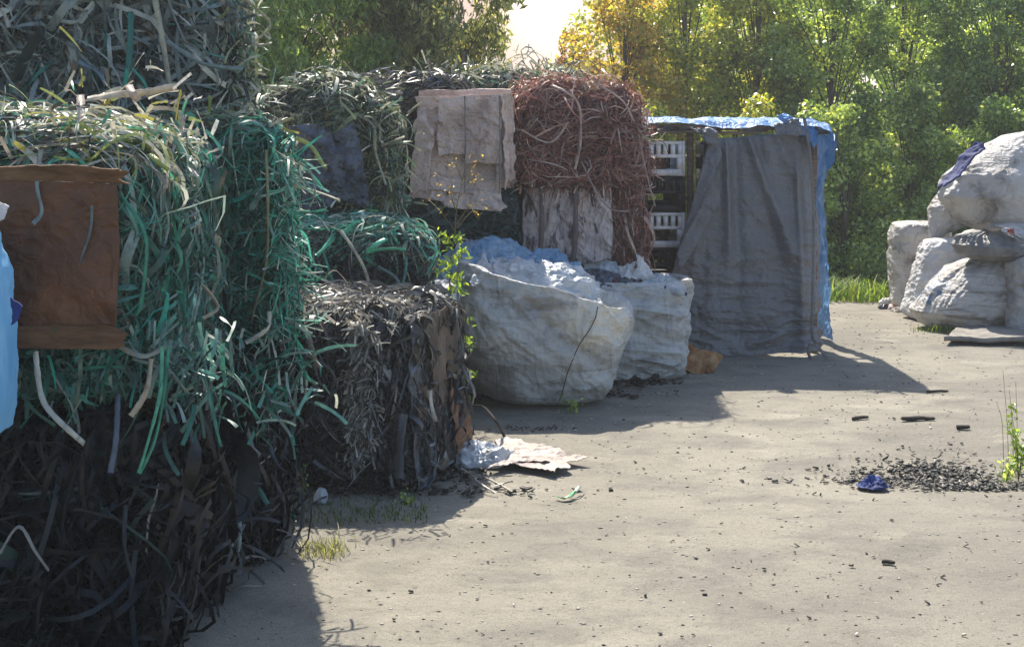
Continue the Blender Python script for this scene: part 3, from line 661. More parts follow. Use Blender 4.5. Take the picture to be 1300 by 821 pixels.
b, _ = bale('mint and dark green strip bale with a curling edge, right of the cardboard face', (-1.70, 7.12, 1.05), .15, (1.05, 1.05, 1.02), GREENF, 14, n=9000, top=YELG, ntop=1500,
            faces=dict(f=1, r=1.3, t=.3, l=.1), L=(.1, .3), W=(.007, .015), amp=.035, kappa=9, grain='v', gmix=.45, loose=.15, droop=.3, rbk=dict(r=.13, bump=.06), straps=(-.1, .28), zs=(.55,))
V, Q, C = bristles([P(358 + 8 * math.sin(i), 195 + i * 11, 6.65) for i in range(21)], 560, 9, MINT, L=(.14, .42), spread=.5, dirs=(.45, -.5, -.1), jitter=.045, grav=3.5, curl=11, W=(.005, .011))
tag(mk('curling_strips', V, Q, M['strip'], b, tint=C, world=True), kind='stuff')
V, Q, C = bristles([P(260 + i * 7, 168 + 1.5 * i, 6.8) for i in range(16)], 260, 10, SUNTOP, L=(.06, .2), spread=.7, dirs=(.1, -.2, .5), jitter=.06)
tag(mk('bristling_strips', V, Q, M['strip'], b, tint=C, world=True), kind='stuff')
for s, (pts, w, c) in enumerate([
    ([P(338, 190, 6.5), P(340, 260, 6.48), P(338, 330, 6.5), P(322, 395, 6.5), P(318, 410, 6.52)], .014, '#8b8a68'),
    ([P(342, 395, 6.5), P(340, 415, 6.45), P(325, 428, 6.42), P(312, 435, 6.4)], .02, '#c9c3b0'),
    ([P(372, 235, 6.6), P(410, 246, 6.9), P(432, 255, 7.2)], .016, '#a7a389'),
    ([P(375, 175, 6.7), P(395, 186, 6.8), P(412, 212, 6.8)], .02, '#9fa86a'),
    ([P(365, 200, 6.6), P(392, 215, 6.6), P(400, 245, 6.55), P(393, 262, 6.55)], .01, '#a3a58c')]):
    ribbon(b, pts, w, c, seed=60 + s)

# third tier, top left
b, _ = bale('big grey strip bale on the highest tier at top left, swirling strips', (-2.12, 7.75, 2.08), .17, (1.12, 1.0, 1.1), GREY, 15, n=6500,
            faces=dict(f=1.2, r=1, t=.2, l=.2), L=(.2, .6), W=(.014, .028), amp=.06, kappa=5, loose=.15, droop=.3, rbk=dict(r=.2, bump=.07), straps=(-.13,))
for s, (pts, w, c) in enumerate([
    ([P(196, -5, 7.05), P(207, 55, 7.02), P(215, 108, 7.0), P(216, 116, 6.98)], .03, '#a9a58f'),
    ([P(166, 15, 7.1), P(165, 60, 7.05), P(162, 95, 7.04)], .03, '#2f6f62'),
    ([P(163, 85, 7.05), P(158, 110, 7.0)], .026, '#3a9a7c'),
    ([P(165, 85, 7.05), P(182, 103, 7.0), P(188, 118, 7.0)], .016, '#3f9a80'),
    ([P(212, 52, 7.1), P(255, 80, 7.05), P(308, 88, 7.1)], .02, '#7d8f8c'),
    ([P(300, -10, 7.3), P(326, 12, 7.3), P(343, 32, 7.25), P(322, 56, 7.25), P(345, 55, 7.2)], .014, '#b4ab8b'),
    ([P(295, 0, 7.3), P(318, 45, 7.3), P(315, 85, 7.3)], .014, '#5d8a78'),
    ([P(100, 78, 7.1), P(125, 92, 7.05), P(134, 108, 7.0)], .022, '#6d7f84'),
    ([P(60, 22, 7.1), P(95, 28, 7.1), P(118, 10, 7.1)], .02, '#9aa196'),
    ([P(2, 10, 7.0), P(12, 35, 7.0)], .022, '#a9a99f')]):
    ribbon(b, pts, w, c, seed=80 + s)
V, Q, C = bristles([P(300 + (i % 3) * 6, i * 9, 7.3) for i in range(15)], 200, 12, YELG, L=(.1, .32), spread=.7, dirs=(.6, -.3, 0), jitter=.05, grav=2, curl=4)
tag(mk('curling_strips', V, Q, M['strip'], b, tint=C, world=True), kind='stuff')
bale('blue-grey strip bale cut by the top left corner of the view', (-3.3, 7.6, 2.08), .08, (1.14, 1.1, 1.05), pal(('#5b6c80', 3), ('#38465a', 4), ('#a9b3b8', 1.5), ('#1d2631', 4), ('#7b8f96', 1)), 16, n=4500,
     faces=dict(f=1, r=1.2, t=.2), L=(.12, .4), W=(.012, .022), amp=.05, kappa=8, loose=.2, rbk=dict(r=.2, bump=.07))
bale('second-tier teal strip bale hidden behind the cardboard-faced bale', (-2.75, 7.4, 1.03), .0, (1.2, 1.2, 1.03), GREEN, 17, n=2500, faces=dict(f=1, r=1, t=.5), L=(.16, .45), W=(.014, .026), rbk=dict(r=.15, bump=.06))
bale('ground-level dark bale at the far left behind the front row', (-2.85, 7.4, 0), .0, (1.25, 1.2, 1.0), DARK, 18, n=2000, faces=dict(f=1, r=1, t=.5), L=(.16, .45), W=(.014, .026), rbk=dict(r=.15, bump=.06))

# foreground dark bale on the ground
fx, fy = -1.0, 8.75
bF, rbF = bale('charcoal strip bale in front on the dirt, muddy brown sheets on its right side', (fx, fy, 0), -.27, (1.14, 1.05, 1.0), DARKB, 19, n=9000,
               top=pal(('#8f8a80', 3), ('#6a6763', 3), ('#b5aea2', 2), ('#3b3c3c', 4), ('#77705f', 1)), ntop=3000,
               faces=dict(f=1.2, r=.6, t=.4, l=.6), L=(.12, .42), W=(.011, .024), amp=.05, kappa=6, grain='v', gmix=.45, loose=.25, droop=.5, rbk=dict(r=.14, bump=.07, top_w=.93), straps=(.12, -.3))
def loc2w(root, p):
    Mx = Matrix.Translation(root.location) @ Matrix.Rotation(root.rotation_euler.z, 4, 'Z'); return np.array(Mx @ Vector(p))
hw, hd = .57, .525
for s, (y0, y1, z0, z1, of, m) in enumerate([(-.42, .1, .02, .93, .05, 'brownsheet'), (-.1, .5, .02, .97, .035, 'brownsheet'), (-.5, -.2, .05, .85, .035, 'darkfilm'), (.12, .42, .1, .6, .07, 'card2'), (-.3, .3, .55, 1.0, .06, 'brownsheet')]):
    c = [loc2w(bF, (hw + of, y0, z0)), loc2w(bF, (hw + of, y1, z0)), loc2w(bF, (hw + of - .05, y1, z1)), loc2w(bF, (hw + of - .06, y0, z1))]
    sheet('layered_sheet', c, M[m], 60 + s, .04, 2.4, 70, bF, .004, ragged=.18, fine=.22)
# pale frayed tuft down the front of it
V, Q, C = bristles([loc2w(bF, (.30 + .05 * math.sin(i * 1.7), -.57, .93 - i * .04)) for i in range(19)], 2200, 21, pal(('#a3a39b', 3), ('#83847f', 3), ('#bfbdb2', 1.8), ('#5d5a54', 1.5)), L=(.05, .17), spread=.8, dirs=(-.1, -.6, -.5), jitter=.04, grav=3, W=(.006, .014))
tag(mk('frayed_tuft', V, Q, M['strip'], bF, tint=C, world=True), kind='stuff')
V, Q, C = bristles([loc2w(bF, (-.5 + i * .05, -.45 + .2 * math.sin(i * 2.1), 1.02)) for i in range(22)], 420, 22, pal(('#a39b8c', 3), ('#7f7a70', 3), ('#c4bcab', 1.5), ('#4a4845', 2)), L=(.05, .2), spread=.9, dirs=(0, -.2, .35), jitter=.06)
tag(mk('bristling_strips', V, Q, M['strip'], bF, tint=C, world=True), kind='stuff')
for s, (pts, w, c) in enumerate([
    ([P(375, 412, 8.2), P(388, 420, 8.1), P(396, 445, 8.05), P(404, 466, 8.05)], .035, '#8d8676'),
    ([P(466, 390, 8.4), P(470, 378, 8.4), P(488, 376, 8.4), P(500, 392, 8.35)], .014, '#a8a292'),
    ([P(440, 420, 8.1), P(452, 417, 8.08), P(465, 409, 8.08)], .03, '#aaa598'),
    ([P(470, 424, 8.05), P(474, 436, 8.0), P(480, 430, 8.0), P(474, 422, 8.0)], .018, '#8a8880'),
    ([P(398, 455, 8.1), P(420, 470, 8.05), P(428, 490, 8.05)], .02, '#5d6364'),
    ([P(546, 495, 8.0), P(548, 515, 7.98), P(553, 535, 7.98)], .022, '#bdb9ad'),
    ([P(512, 525, 7.95), P(508, 560, 7.92), P(507, 607, 7.9)], .05, '#4f565c')]):
    ribbon(bF, pts, w, c, seed=100 + s)
V, Q, C = bristles([P(x, y, 7.5) for x, y in ((330, 640), (300, 660), (345, 625), (360, 640))], 130, 23, pal(('#3b4146', 4), ('#7d807d', 1), ('#2b5e4d', 1), ('#17191b', 4)), L=(.06, .28), spread=1, dirs=(.2, -.4, 0), jitter=.1, grav=1.5)
V[:, 2] = np.maximum(V[:, 2] - .05, .02)
tag(mk('loose_scraps', V, Q, M['strip'], None, tint=C, world=True), 'loose dark strips spilled on the dirt at the foot of the left bales', 'scraps', kind='stuff')

# green-topped middle bale
b, _ = bale('dark bale topped with bright mint green strips, behind the charcoal bale', (-1.12, 10.05, .36), .08, (.98, 1.1, .98), DARKB, 24, n=5200, top=pal(('#58a98f', 4), ('#3f8a74', 3), ('#97b9a8', 2.4), ('#b5b39f', 2.4), ('#37544a', 2.4)), ntop=2600,
            faces=dict(f=1.3, r=1, t=.2, l=.5), L=(.14, .45), W=(.012, .024), amp=.04, kappa=5, grain='h', gmix=.5, loose=.2, rbk=dict(r=.1, bump=.05, mound=.08), straps=(-.25, .22))
V, Q, C = bristles([P(385 + i * 8, 284 + i * .9, 9.75) for i in range(19)], 130, 25, MINT, L=(.08, .26), spread=.8, dirs=(0, -.7, .1), jitter=.08, grav=1.8, W=(.012, .024))
tag(mk('bristling_strips', V, Q, M['strip'], b, tint=C, world=True), kind='stuff')
for s, (pts, w, c) in enumerate([
    ([P(432, 292, 9.3), P(446, 312, 9.3), P(462, 340, 9.3), P(474, 380, 9.3), P(474, 390, 9.3)], .022, '#bfb8a2'),
    ([P(425, 300, 9.4), P(402, 325, 9.35)], .03, '#4aa083'),
    ([P(410, 318, 9.4), P(420, 350, 9.35), P(428, 368, 9.35)], .018, '#3f8f74'),
    ([P(490, 303, 9.4), P(475, 312, 9.3), P(466, 320, 9.3)], .03, '#58b896'),
    ([P(460, 320, 9.4), P(490, 316, 9.35), P(515, 317, 9.3)], .02, '#4fae8c'),
    ([P(430, 366, 9.4), P(460, 369, 9.35), P(500, 370, 9.3)], .016, '#3f8f78'),
    ([P(480, 338, 9.4), P(500, 350, 9.35), P(508, 362, 9.3)], .022, '#6e8078'),
    ([P(516, 325, 9.4), P(514, 350, 9.35), P(504, 378, 9.3)], .02, '#3f7f70')]):
    ribbon(b, pts, w, c, seed=120 + s)
bale('low dark support bale, hidden behind the charcoal bale', (-1.05, 10.15, 0), .0, (.98, 1.0, .38), DARK, 26, n=900, faces=dict(f=1, r=1), rbk=dict(r=.08, bump=.03))

# black film faced bale with straw-green top
b, _ = bale('strip bale wrapped with black film on its front, straw coloured strips on top', (-1.42, 10.9, 1.34), .05, (1.02, 1.1, .88), YELG, 27, n=4200, top=YELG, ntop=2400,
            faces=dict(f=.8, r=1.4, t=.3, l=.5), L=(.14, .45), W=(.012, .022), amp=.05, kappa=6, loose=.3, droop=.5, rbk=dict(r=.13, bump=.06, mound=.26), straps=(.28,))
sheet('black_film', [P(374, 264, 10.12), P(462, 262, 10.12), P(457, 158, 10.16), P(360, 162, 10.16)], M['darkfilm'], 31, .05, 3.2, 80, b, .004, ragged=.12)
V, Q, C = bristles([P(350 + i * 6.5, 150 - 25 * math.sin(i / 23 * 3.14) + (i - 11) * .8, 10.6) for i in range(24)], 520, 28, YELG, L=(.08, .35), spread=.9, dirs=(.1, -.3, .25), jitter=.12, grav=1.4, W=(.01, .02))
tag(mk('bristling_strips', V, Q, M['strip'], b, tint=C, world=True), kind='stuff')
V, Q, C = bristles([P(470 + i * 2, 150 + i * 9, 10.4) for i in range(12)], 300, 29, YELG, L=(.12, .45), spread=.7, dirs=(.2, -.6, -.1), jitter=.07, grav=2, W=(.01, .018))
tag(mk('drooping_strips', V, Q, M['strip'], b, tint=C, world=True), kind='stuff')
for s, (pts, w, c) in enumerate([
    ([P(340, 162, 10.2), P(372, 150, 10.15), P(368, 152, 10.15)], .02, '#a9a67a'),
    ([P(375, 192, 10.2), P(392, 190, 10.15), P(415, 215, 10.1)], .03, '#a8ab78'),
    ([P(450, 145, 10.3), P(474, 160, 10.2), P(476, 190, 10.2), P(490, 235, 10.2)], .02, '#9a9a82'),
    ([P(478, 188, 10.3), P(498, 180, 10.2), P(513, 174, 10.1)], .02, '#b3ad93'),
    ([P(335, 110, 10.5), P(380, 112, 10.4), P(400, 125, 10.4)], .025, '#b8b597')]):
    ribbon(b, pts, w, c, seed=140 + s)
bale('mostly hidden strip bale under the one wrapped in black film', (-1.5, 11.15, .3), .0, (1.0, 1.0, 1.04), TEALD, 30, n=1500, faces=dict(f=1, r=1, t=.3), rbk=dict(r=.1, bump=.04))
bale('lowest dark strip bale between the mint-topped bale and the blue film', (-1.45, 11.15, 0), .0, (1.0, 1.0, .31), DARK, 32, n=400, faces=dict(f=1, r=1), rbk=dict(r=.08, bump=.02))

# rear bale between black film bale and the beige carton bale
b, _ = bale('brownish strip bale behind the black film bale, a flat beige board on top', (-1.02, 12.7, 1.4), .0, (1.15, 1.1, 1.12), pal(('#6b675c', 3), ('#4a4a44', 4), ('#8f8973', 1.5), ('#3a4a66', .8), ('#2a2b2a', 3)), 33, n=3600,
            faces=dict(f=1.2, r=.7, t=1), L=(.12, .4), W=(.014, .024), amp=.06, loose=.3, droop=.6, rbk=dict(r=.12, bump=.07))
sheet('beige_board', [P(440, 118, 12.1), P(512, 116, 12.1), P(518, 100, 13.0), P(446, 99, 13.0)], M['beige'], 34, .015, 2, 30, b, .03, ragged=.04)
bale('teal strip bale lying between the beige carton bale and the blue film', (-.50, 12.35, .92), .0, (1.0, 1.0, .62), TEALD, 35, n=3000, core='core',
     faces=dict(f=1.3, r=1, t=.5), L=(.16, .5), W=(.02, .034), amp=.03, grain='h', gmix=.85, kappa=2, loose=.15, rbk=dict(r=.1, bump=.04))
bale('grey-teal strip bale at ground level, hidden behind the blue film', (-.45, 12.6, 0), .0, (1.2, 1.0, .95), TEALD, 36, n=1500, faces=dict(f=1, r=1, t=.3), rbk=dict(r=.1, bump=.04))
bale('lower strip bale behind the mostly hidden stack at centre left', (-1.1, 12.75, .3), .0, (1.05, 1.0, 1.12), TEALD, 37, n=900, faces=dict(f=1, r=1, t=.3), rbk=dict(r=.1, bump=.04))

# beige carton bale
root = thing('carton_bale', 'beige bale of flattened folded cartons tied with a thin cord, between strip bales', 'bale', (-.40, 12.35, 1.56), .0, GRP)
rb = RB(.92, 1.0, .92, r=.05, bump=.03, seed=40, top_w=.93); V, Q = rb.core(o=-.04); mk('bale_core', V, Q, M['beige'], root)
for s, (x0, y0, x1, y1, d, t) in enumerate([(530, 124, 562, 248, 11.84, .0), (528, 122, 646, 180, 11.80, .02), (540, 170, 636, 245, 11.83, 0), (556, 123, 600, 198, 11.77, .02), (592, 124, 637, 206, 11.76, .03), (630, 124, 650, 235, 11.8, .0)]):
    board(root, 'folded_carton', x0, y0, x1, y1, d, M['beige'], 41 + s, amp=.034, sc=3.2, thick=.02, ragged=.06, tilt=t, dz=(-1) ** s * 2.5)
for s, (x0, y0, x1, y1, d) in enumerate([(516, 232, 566, 250, 11.75), (560, 238, 640, 262, 11.72), (536, 222, 600, 240, 11.76)]):
    sheet('carton_flap', [P(x0, y1, d), P(x1, y1 + 6, d - .05), P(x1, y0 + 10, d + .03), P(x0 + 12, y0, d + .03)], M['beige'], 50 + s, .025, 6, 40, root, .012, ragged=.1)
sheet('carton_flap', [P(640, 236, 11.7), P(653, 232, 11.9), P(650, 128, 11.9), P(638, 126, 11.74)], M['beige'], 57, .03, 5, 40, root, .012, ragged=.12)
sheet('carton_flap', [P(518, 246, 11.74), P(544, 250, 11.66), P(552, 160, 11.7), P(534, 140, 11.8)], M['beige'], 58, .035, 4, 50, root, .012, ragged=.15)
for x in (590, 634):
    ribbon(root, [P(x, 122, 11.70), P(x + 1, 180, 11.69), P(x, 246, 11.68)], .012, '#8a8379', name='cord', twist=.05)

# reddish strip bale and the weathered board bale under it
b, _ = bale('reddish brown bale of tangled thin strips, warm flare tint put in, on the top row beside the tarp', (.53, 12.75, 1.60), .0, (1.02, 1.1, .82), BROWN, 44, n=9500, top=pal(('#a08a6a', 3), ('#8f7a62', 3), ('#b7a488', 2), ('#6b4a3c', 3), ('#9a9a6a', 1)), ntop=2600, core='corew',
            faces=dict(f=1.3, r=.9, t=.3, l=.8), L=(.16, .5), W=(.008, .016), amp=.08, kappa=9, grain='h', gmix=.35, loose=.3, droop=.4, rbk=dict(r=.17, bump=.07, mound=.03))
V, Q, C = bristles([P(660 + i * 5.8, 122 - 9 * math.sin(i / 24 * 3.14), 12.4) for i in range(25)], 520, 45, pal(('#a78a6c', 3), ('#8a5a48', 3), ('#c2a88c', 2), ('#5f4034', 2)), L=(.08, .34), spread=.9, dirs=(0, -.3, .4), jitter=.08, grav=1.6, curl=5, W=(.007, .014))
tag(mk('bristling_strips', V, Q, M['strip'], b, tint=C, world=True), kind='stuff')
V, Q, C = bristles([P(806, 140 + i * 9, 12.3) for i in range(12)], 200, 46, BROWN, L=(.12, .38), spread=.7, dirs=(.6, -.5, .1), jitter=.05, grav=2.2, curl=6, W=(.007, .014))
tag(mk('curling_strips', V, Q, M['strip'], b, tint=C, world=True), kind='stuff')
for s, (pts, w, c) in enumerate([
    ([P(662, 165, 12), P(698, 181, 11.9), P(722, 155, 11.9)], .02, '#b89a86'),
    ([P(700, 108, 12), P(720, 118, 11.9), P(735, 135, 11.9), P(737, 180, 11.9), P(730, 215, 11.9)], .02, '#c2a596'),
    ([P(755, 105, 12), P(790, 128, 11.9), P(805, 155, 11.9)], .016, '#b3968a'),
    ([P(812, 175, 12.2), P(832, 180, 12.1), P(845, 168, 12.1)], .01, '#c7b48c'),
    ([P(808, 160, 12.2), P(820, 175, 12.1), P(842, 178, 12.1)], .01, '#c7b48c'),
    ([P(738, 205, 12), P(755, 240, 11.9), P(775, 265, 11.9), P(800, 268, 11.9)], .016, '#9a8074'),
    ([P(810, 170, 12.1), P(822, 225, 12.0), P(832, 262, 12)], .012, '#a08a7c')]):
    ribbon(b, pts, w, c, seed=160 + s)
root = thing('board_bale', 'weathered whitish board bale with dark blotches and vertical bands, under the reddish bale', 'bale', (.47, 12.75, .62), .0, GRP)
rb = RB(.74, .9, 1.02, r=.05, bump=.04, seed=47); V, Q = rb.core(o=-.03); mk('bale_core', V, Q, M['board'], root)
for s, (x0, y0, x1, y1, d) in enumerate([(665, 234, 712, 330, 12.28), (706, 226, 742, 332, 12.26), (734, 230, 776, 334, 12.27)]):
    board(root, 'weathered_panel', x0, y0, x1, y1, d, M['board'], 70 + s, amp=.035, sc=5, thick=.015, ragged=.12)
for x in (687, 730):
    ribbon(root, [P(x, 222, 12.16), P(x + 1, 280, 12.15), P(x - 2, 334, 12.16)], .045, '#6f6260', name='strap', twist=.08)
V, Q, C = bristles([P(x, 232, 12.2) for x in range(665, 770, 8)], 200, 48, BROWN, L=(.08, .3), spread=.6, dirs=(0, -.5, -.4), jitter=.05, grav=2)
tag(mk('drooping_strips', V, Q, M['strip'], root, tint=C, world=True), kind='stuff')
b, _ = bale('dark brown strip bale standing between the board bale and the crates', (.96, 12.9, 0), .0, (.34, 1.0, 1.62), BROWN, 49, n=4200, core='corew',
            faces=dict(f=1.3, r=.7, t=.3), L=(.2, .6), W=(.010, .02), amp=.05, kappa=3, grain='v', gmix=.75, loose=.3, droop=.4, rbk=dict(r=.1, bump=.05))
bale('low brown strip bale under the weathered board bale', (.42, 12.8, 0), .0, (.82, 1.0, .63), BROWN, 51, n=1400, core='corew', faces=dict(f=1.3, r=.7, t=.3), rbk=dict(r=.08, bump=.04))
b, _ = bale('sunlit straw coloured strip bale behind the reddish bale, seen as a fringe', (.05, 14.0, 1.5), .0, (1.35, 1.0, 1.12), YELG, 52, n=2600, top=SUNTOP, ntop=1500, faces=dict(f=.6, t=1, l=.5, r=.5), amp=.08, loose=.4, rbk=dict(r=.15, bump=.09))
V, Q, C = bristles([P(545 + i * 8, 96, 13.7) for i in range(20)], 400, 53, SUNTOP, L=(.08, .3), spread=.9, dirs=(0, -.1, .6), jitter=.1, grav=1, W=(.01, .02))
tag(mk('bristling_strips', V, Q, M['strip'], b, tint=C, world=True), kind='stuff')
bale('lower straw strip bale hidden in the back row', (.05, 14.0, 0), .0, (1.3, 1.0, 1.5), YELG, 54, n=900, faces=dict(f=.6, t=1, l=.5, r=.5), rbk=dict(r=.12, bump=.06))
bale('dark strip bale filling the gap between the beige and the reddish bale', (-.0, 13.05, .9), .0, (.5, .9, 1.4), pal(('#4a3a36', 3), ('#2b2223', 4), ('#6b5a52', 1)), 55, n=1500, core='corew', faces=dict(f=1.3, r=.7, t=.3), amp=.05, rbk=dict(r=.08, bump=.05))

# ------------------------------------------------------------------ crate rack under the tarpaulins
TX0, TY0 = 1.20, 13.32
def make_crate(name, label, m, loc):
    root = thing(name, label, 'crate', loc, 0, 'stacked plastic crates')
    w, d, h, t = .42, .60, .325, .018
    def slab_slots(x0, x1, z0, z1, n, th):
        """a band with n upright slots, in the xz plane, thickness th in y"""
        parts = [box(x0, x1, 0, th, z0, z0 + .03), box(x0, x1, 0, th, z1 - .03, z1)]
        ws = (x1 - x0) / (n * 2.7 + 1.7); a = x0
        for i in range(n + 1):
            parts.append(box(a, a + ws * 1.7, .002, th - .002, z0 + .03, z1 - .03)); a += ws * 2.7
        return parts
    def end():
        p = slab_slots(t, w - t, h * .52, h, 5, t)                       # slotted upper band
        p += [box(t, w - t, 0, t, 0, .06), box(t, t + .05, .001, t - .001, .06, h * .52), box(w - t - .05, w - t, .001, t - .001, .06, h * .52)]                              # bottom rail; open hand window between
        return join(p)
    for yy, nm in ((0, 'end_panel'), (d - t, 'end_panel')):
        V, Q = end(); V = V + [0, yy, 0]; mk(nm, V, Q, m, root, smooth=False)
    for xx in (0, w - t):
        p = slab_slots(t + .002, d - t - .002, h * .52, h, 8, t) + [box(t + .002, d - t - .002, 0, t, 0, .055)]
        V, Q = join(p); V = V[:, [1, 0, 2]]; V = V + [xx, 0, 0]; Q = Q[:, ::-1]; mk('side_panel', V, Q, m, root, smooth=False)
    for xx in (0, w - t):
        for yy in (0, d - t):
            V, Q = box(xx - .003, xx + t + .003, yy - .003, yy + t + .003, -.001, h + .001); mk('corner_post', V, Q, m, root, smooth=False)
    V, Q = box(t, w - t, t, d - t, .01, .022); mk('base', V, Q, m, root, smooth=False)
    return root
CR = make_crate('plastic_crate', 'pale slotted crate on top of the open stack beside the tarp', M['crate'], (TX0, TY0, 0))
CD = make_crate('plastic_crate', 'dark brown crate second from top, just under the top pale crate', M['crated'], (TX0, TY0, 0))
def dup(root, loc, label, rz=0):
    r = root.copy(); COL.objects.link(r); r.location = loc; r['label'] = label; r.rotation_euler = (0, 0, rz)
    for ch in list(root.children):
        c = ch.copy(); COL.objects.link(c); c.parent = r
    return r
hC = .336
CR.location = (TX0, TY0, hC * 5); CD.location = (TX0 + .01, TY0 + .01, hC * 4)
dup(CR, (TX0 + .0, TY0 - .01, hC * 3), 'pale slotted crate third from top, between two dark crates')
dup(CD, (TX0 + .012, TY0, hC * 2), 'dark crate fourth from top, just above the filled white sack')
dup(CR, (TX0 + .0, TY0, hC * 1), 'pale crate hidden low behind the filled white sack, second from the ground')
dup(CD, (TX0 + .01, TY0 + .01, 0), 'dark crate at the very bottom of the open crate stack')
dup(CD, (TX0 + .62, TY0 + .12, hC * 5), 'dark crate added to darken the gap behind the edge of the grey tarp, top of its stack')
for i in range(5):  # second crate column added so the gap beside the tarp stays dark
    dup(CD, (TX0 + .62 + .01 * (i % 2), TY0 + .12, hC * i), 'dark crate %s the stack added to darken the tarp gap' % ('lowest in', 'second from the ground in', 'third from the ground in', 'fourth from the ground in', 'just below the top one of')[i])
for i in range(6):  # unseen crate row added to keep light out of the open crates
    dup(CD, (TX0 + .01 * (i % 2), TY0 + .66, hC * i), 'dark crate added behind the open crate stack to block light, %s' % ('lowest', 'second from the ground', 'third from the ground', 'fourth from the ground', 'second from the top', 'topmost')[i])
# boxes of goods seen inside pale crates
for (z, lab, mm) in ((hC * 5, 'brown paper bundle inside the top pale crate', 'card2'), (hC * 3, 'grey brown bundle inside the lower pale crate', 'brownsheet')):
    o = heap('paper_bundle', (TX0 + .17, TY0 + .28, z + .03), .11, .2, .16, M[mm], int(z * 10), .03, 8, n=40, world=True); tag(o, lab, 'bundle')
# wooden frame
root = thing('wooden_rack', 'rough wooden frame holding up the tarpaulins over the crates', 'rack', (2.1, 14.0, 0))
def plank(nm, a, b_, w, h, seed=0):
    a = np.array(a, float); b_ = np.array(b_, float); n = 14
    p = a + (b_ - a) * np.linspace(0, 1, n)[:, None]; g = R(seed); p += .006 * np.cumsum(g.normal(size=(n, 3)), 0) * .5
    T = (b_ - a) / np.linalg.norm(b_ - a); up = np.array([0, 0, 1.]) if abs(T[2]) < .7 else np.array([0, 1., 0]); s = np.cross(T, up)
    V = np.stack([p + s * w / 2 * i + np.cross(s, T) * h / 2 * j for i, j in ((-1, -1), (1, -1), (1, 1), (-1, 1))], 0).reshape(-1, 3)
    return mk(nm, V, np.concatenate([gridq(4, n, True), [[0, n, 2 * n, 3 * n], [n - 1, 4 * n - 1, 3 * n - 1, 2 * n - 1]]]), M['wood'], root, world=True, smooth=False)
for i, (x, y) in enumerate(((1.70, 13.5), (2.86, 13.42), (1.18, 14.9), (2.95, 14.8))): plank('post', (x, y, 0), (x, y, 2.12), .06, .05, i)
plank('top_rail', (1.18, 13.36, 2.148), (2.98, 13.36, 2.155), .05, .03, 5); plank('top_rail', (1.25, 13.30, 2.085), (2.3, 13.31, 2.09), .04, .025, 15)
plank('top_rail', (1.12, 14.85, 2.14), (3.0, 14.85, 2.15), .05, .05, 6)
plank('top_rail', (1.24, 13.35, 2.1), (1.24, 14.9, 2.1), .05, .05, 7); plank('top_rail', (2.98, 13.35, 2.1), (2.98, 14.9, 2.1), .05, .05, 8)
for i, x in enumerate((1.55, 1.95, 2.4)): plank('cross_bar', (x, 13.38, 2.12), (x, 14.9, 2.13), .05, .04, 20 + i)
plank('bottom_rail', (1.75, 13.5, .05), (2.9, 13.5, .05), .08, .08, 9)

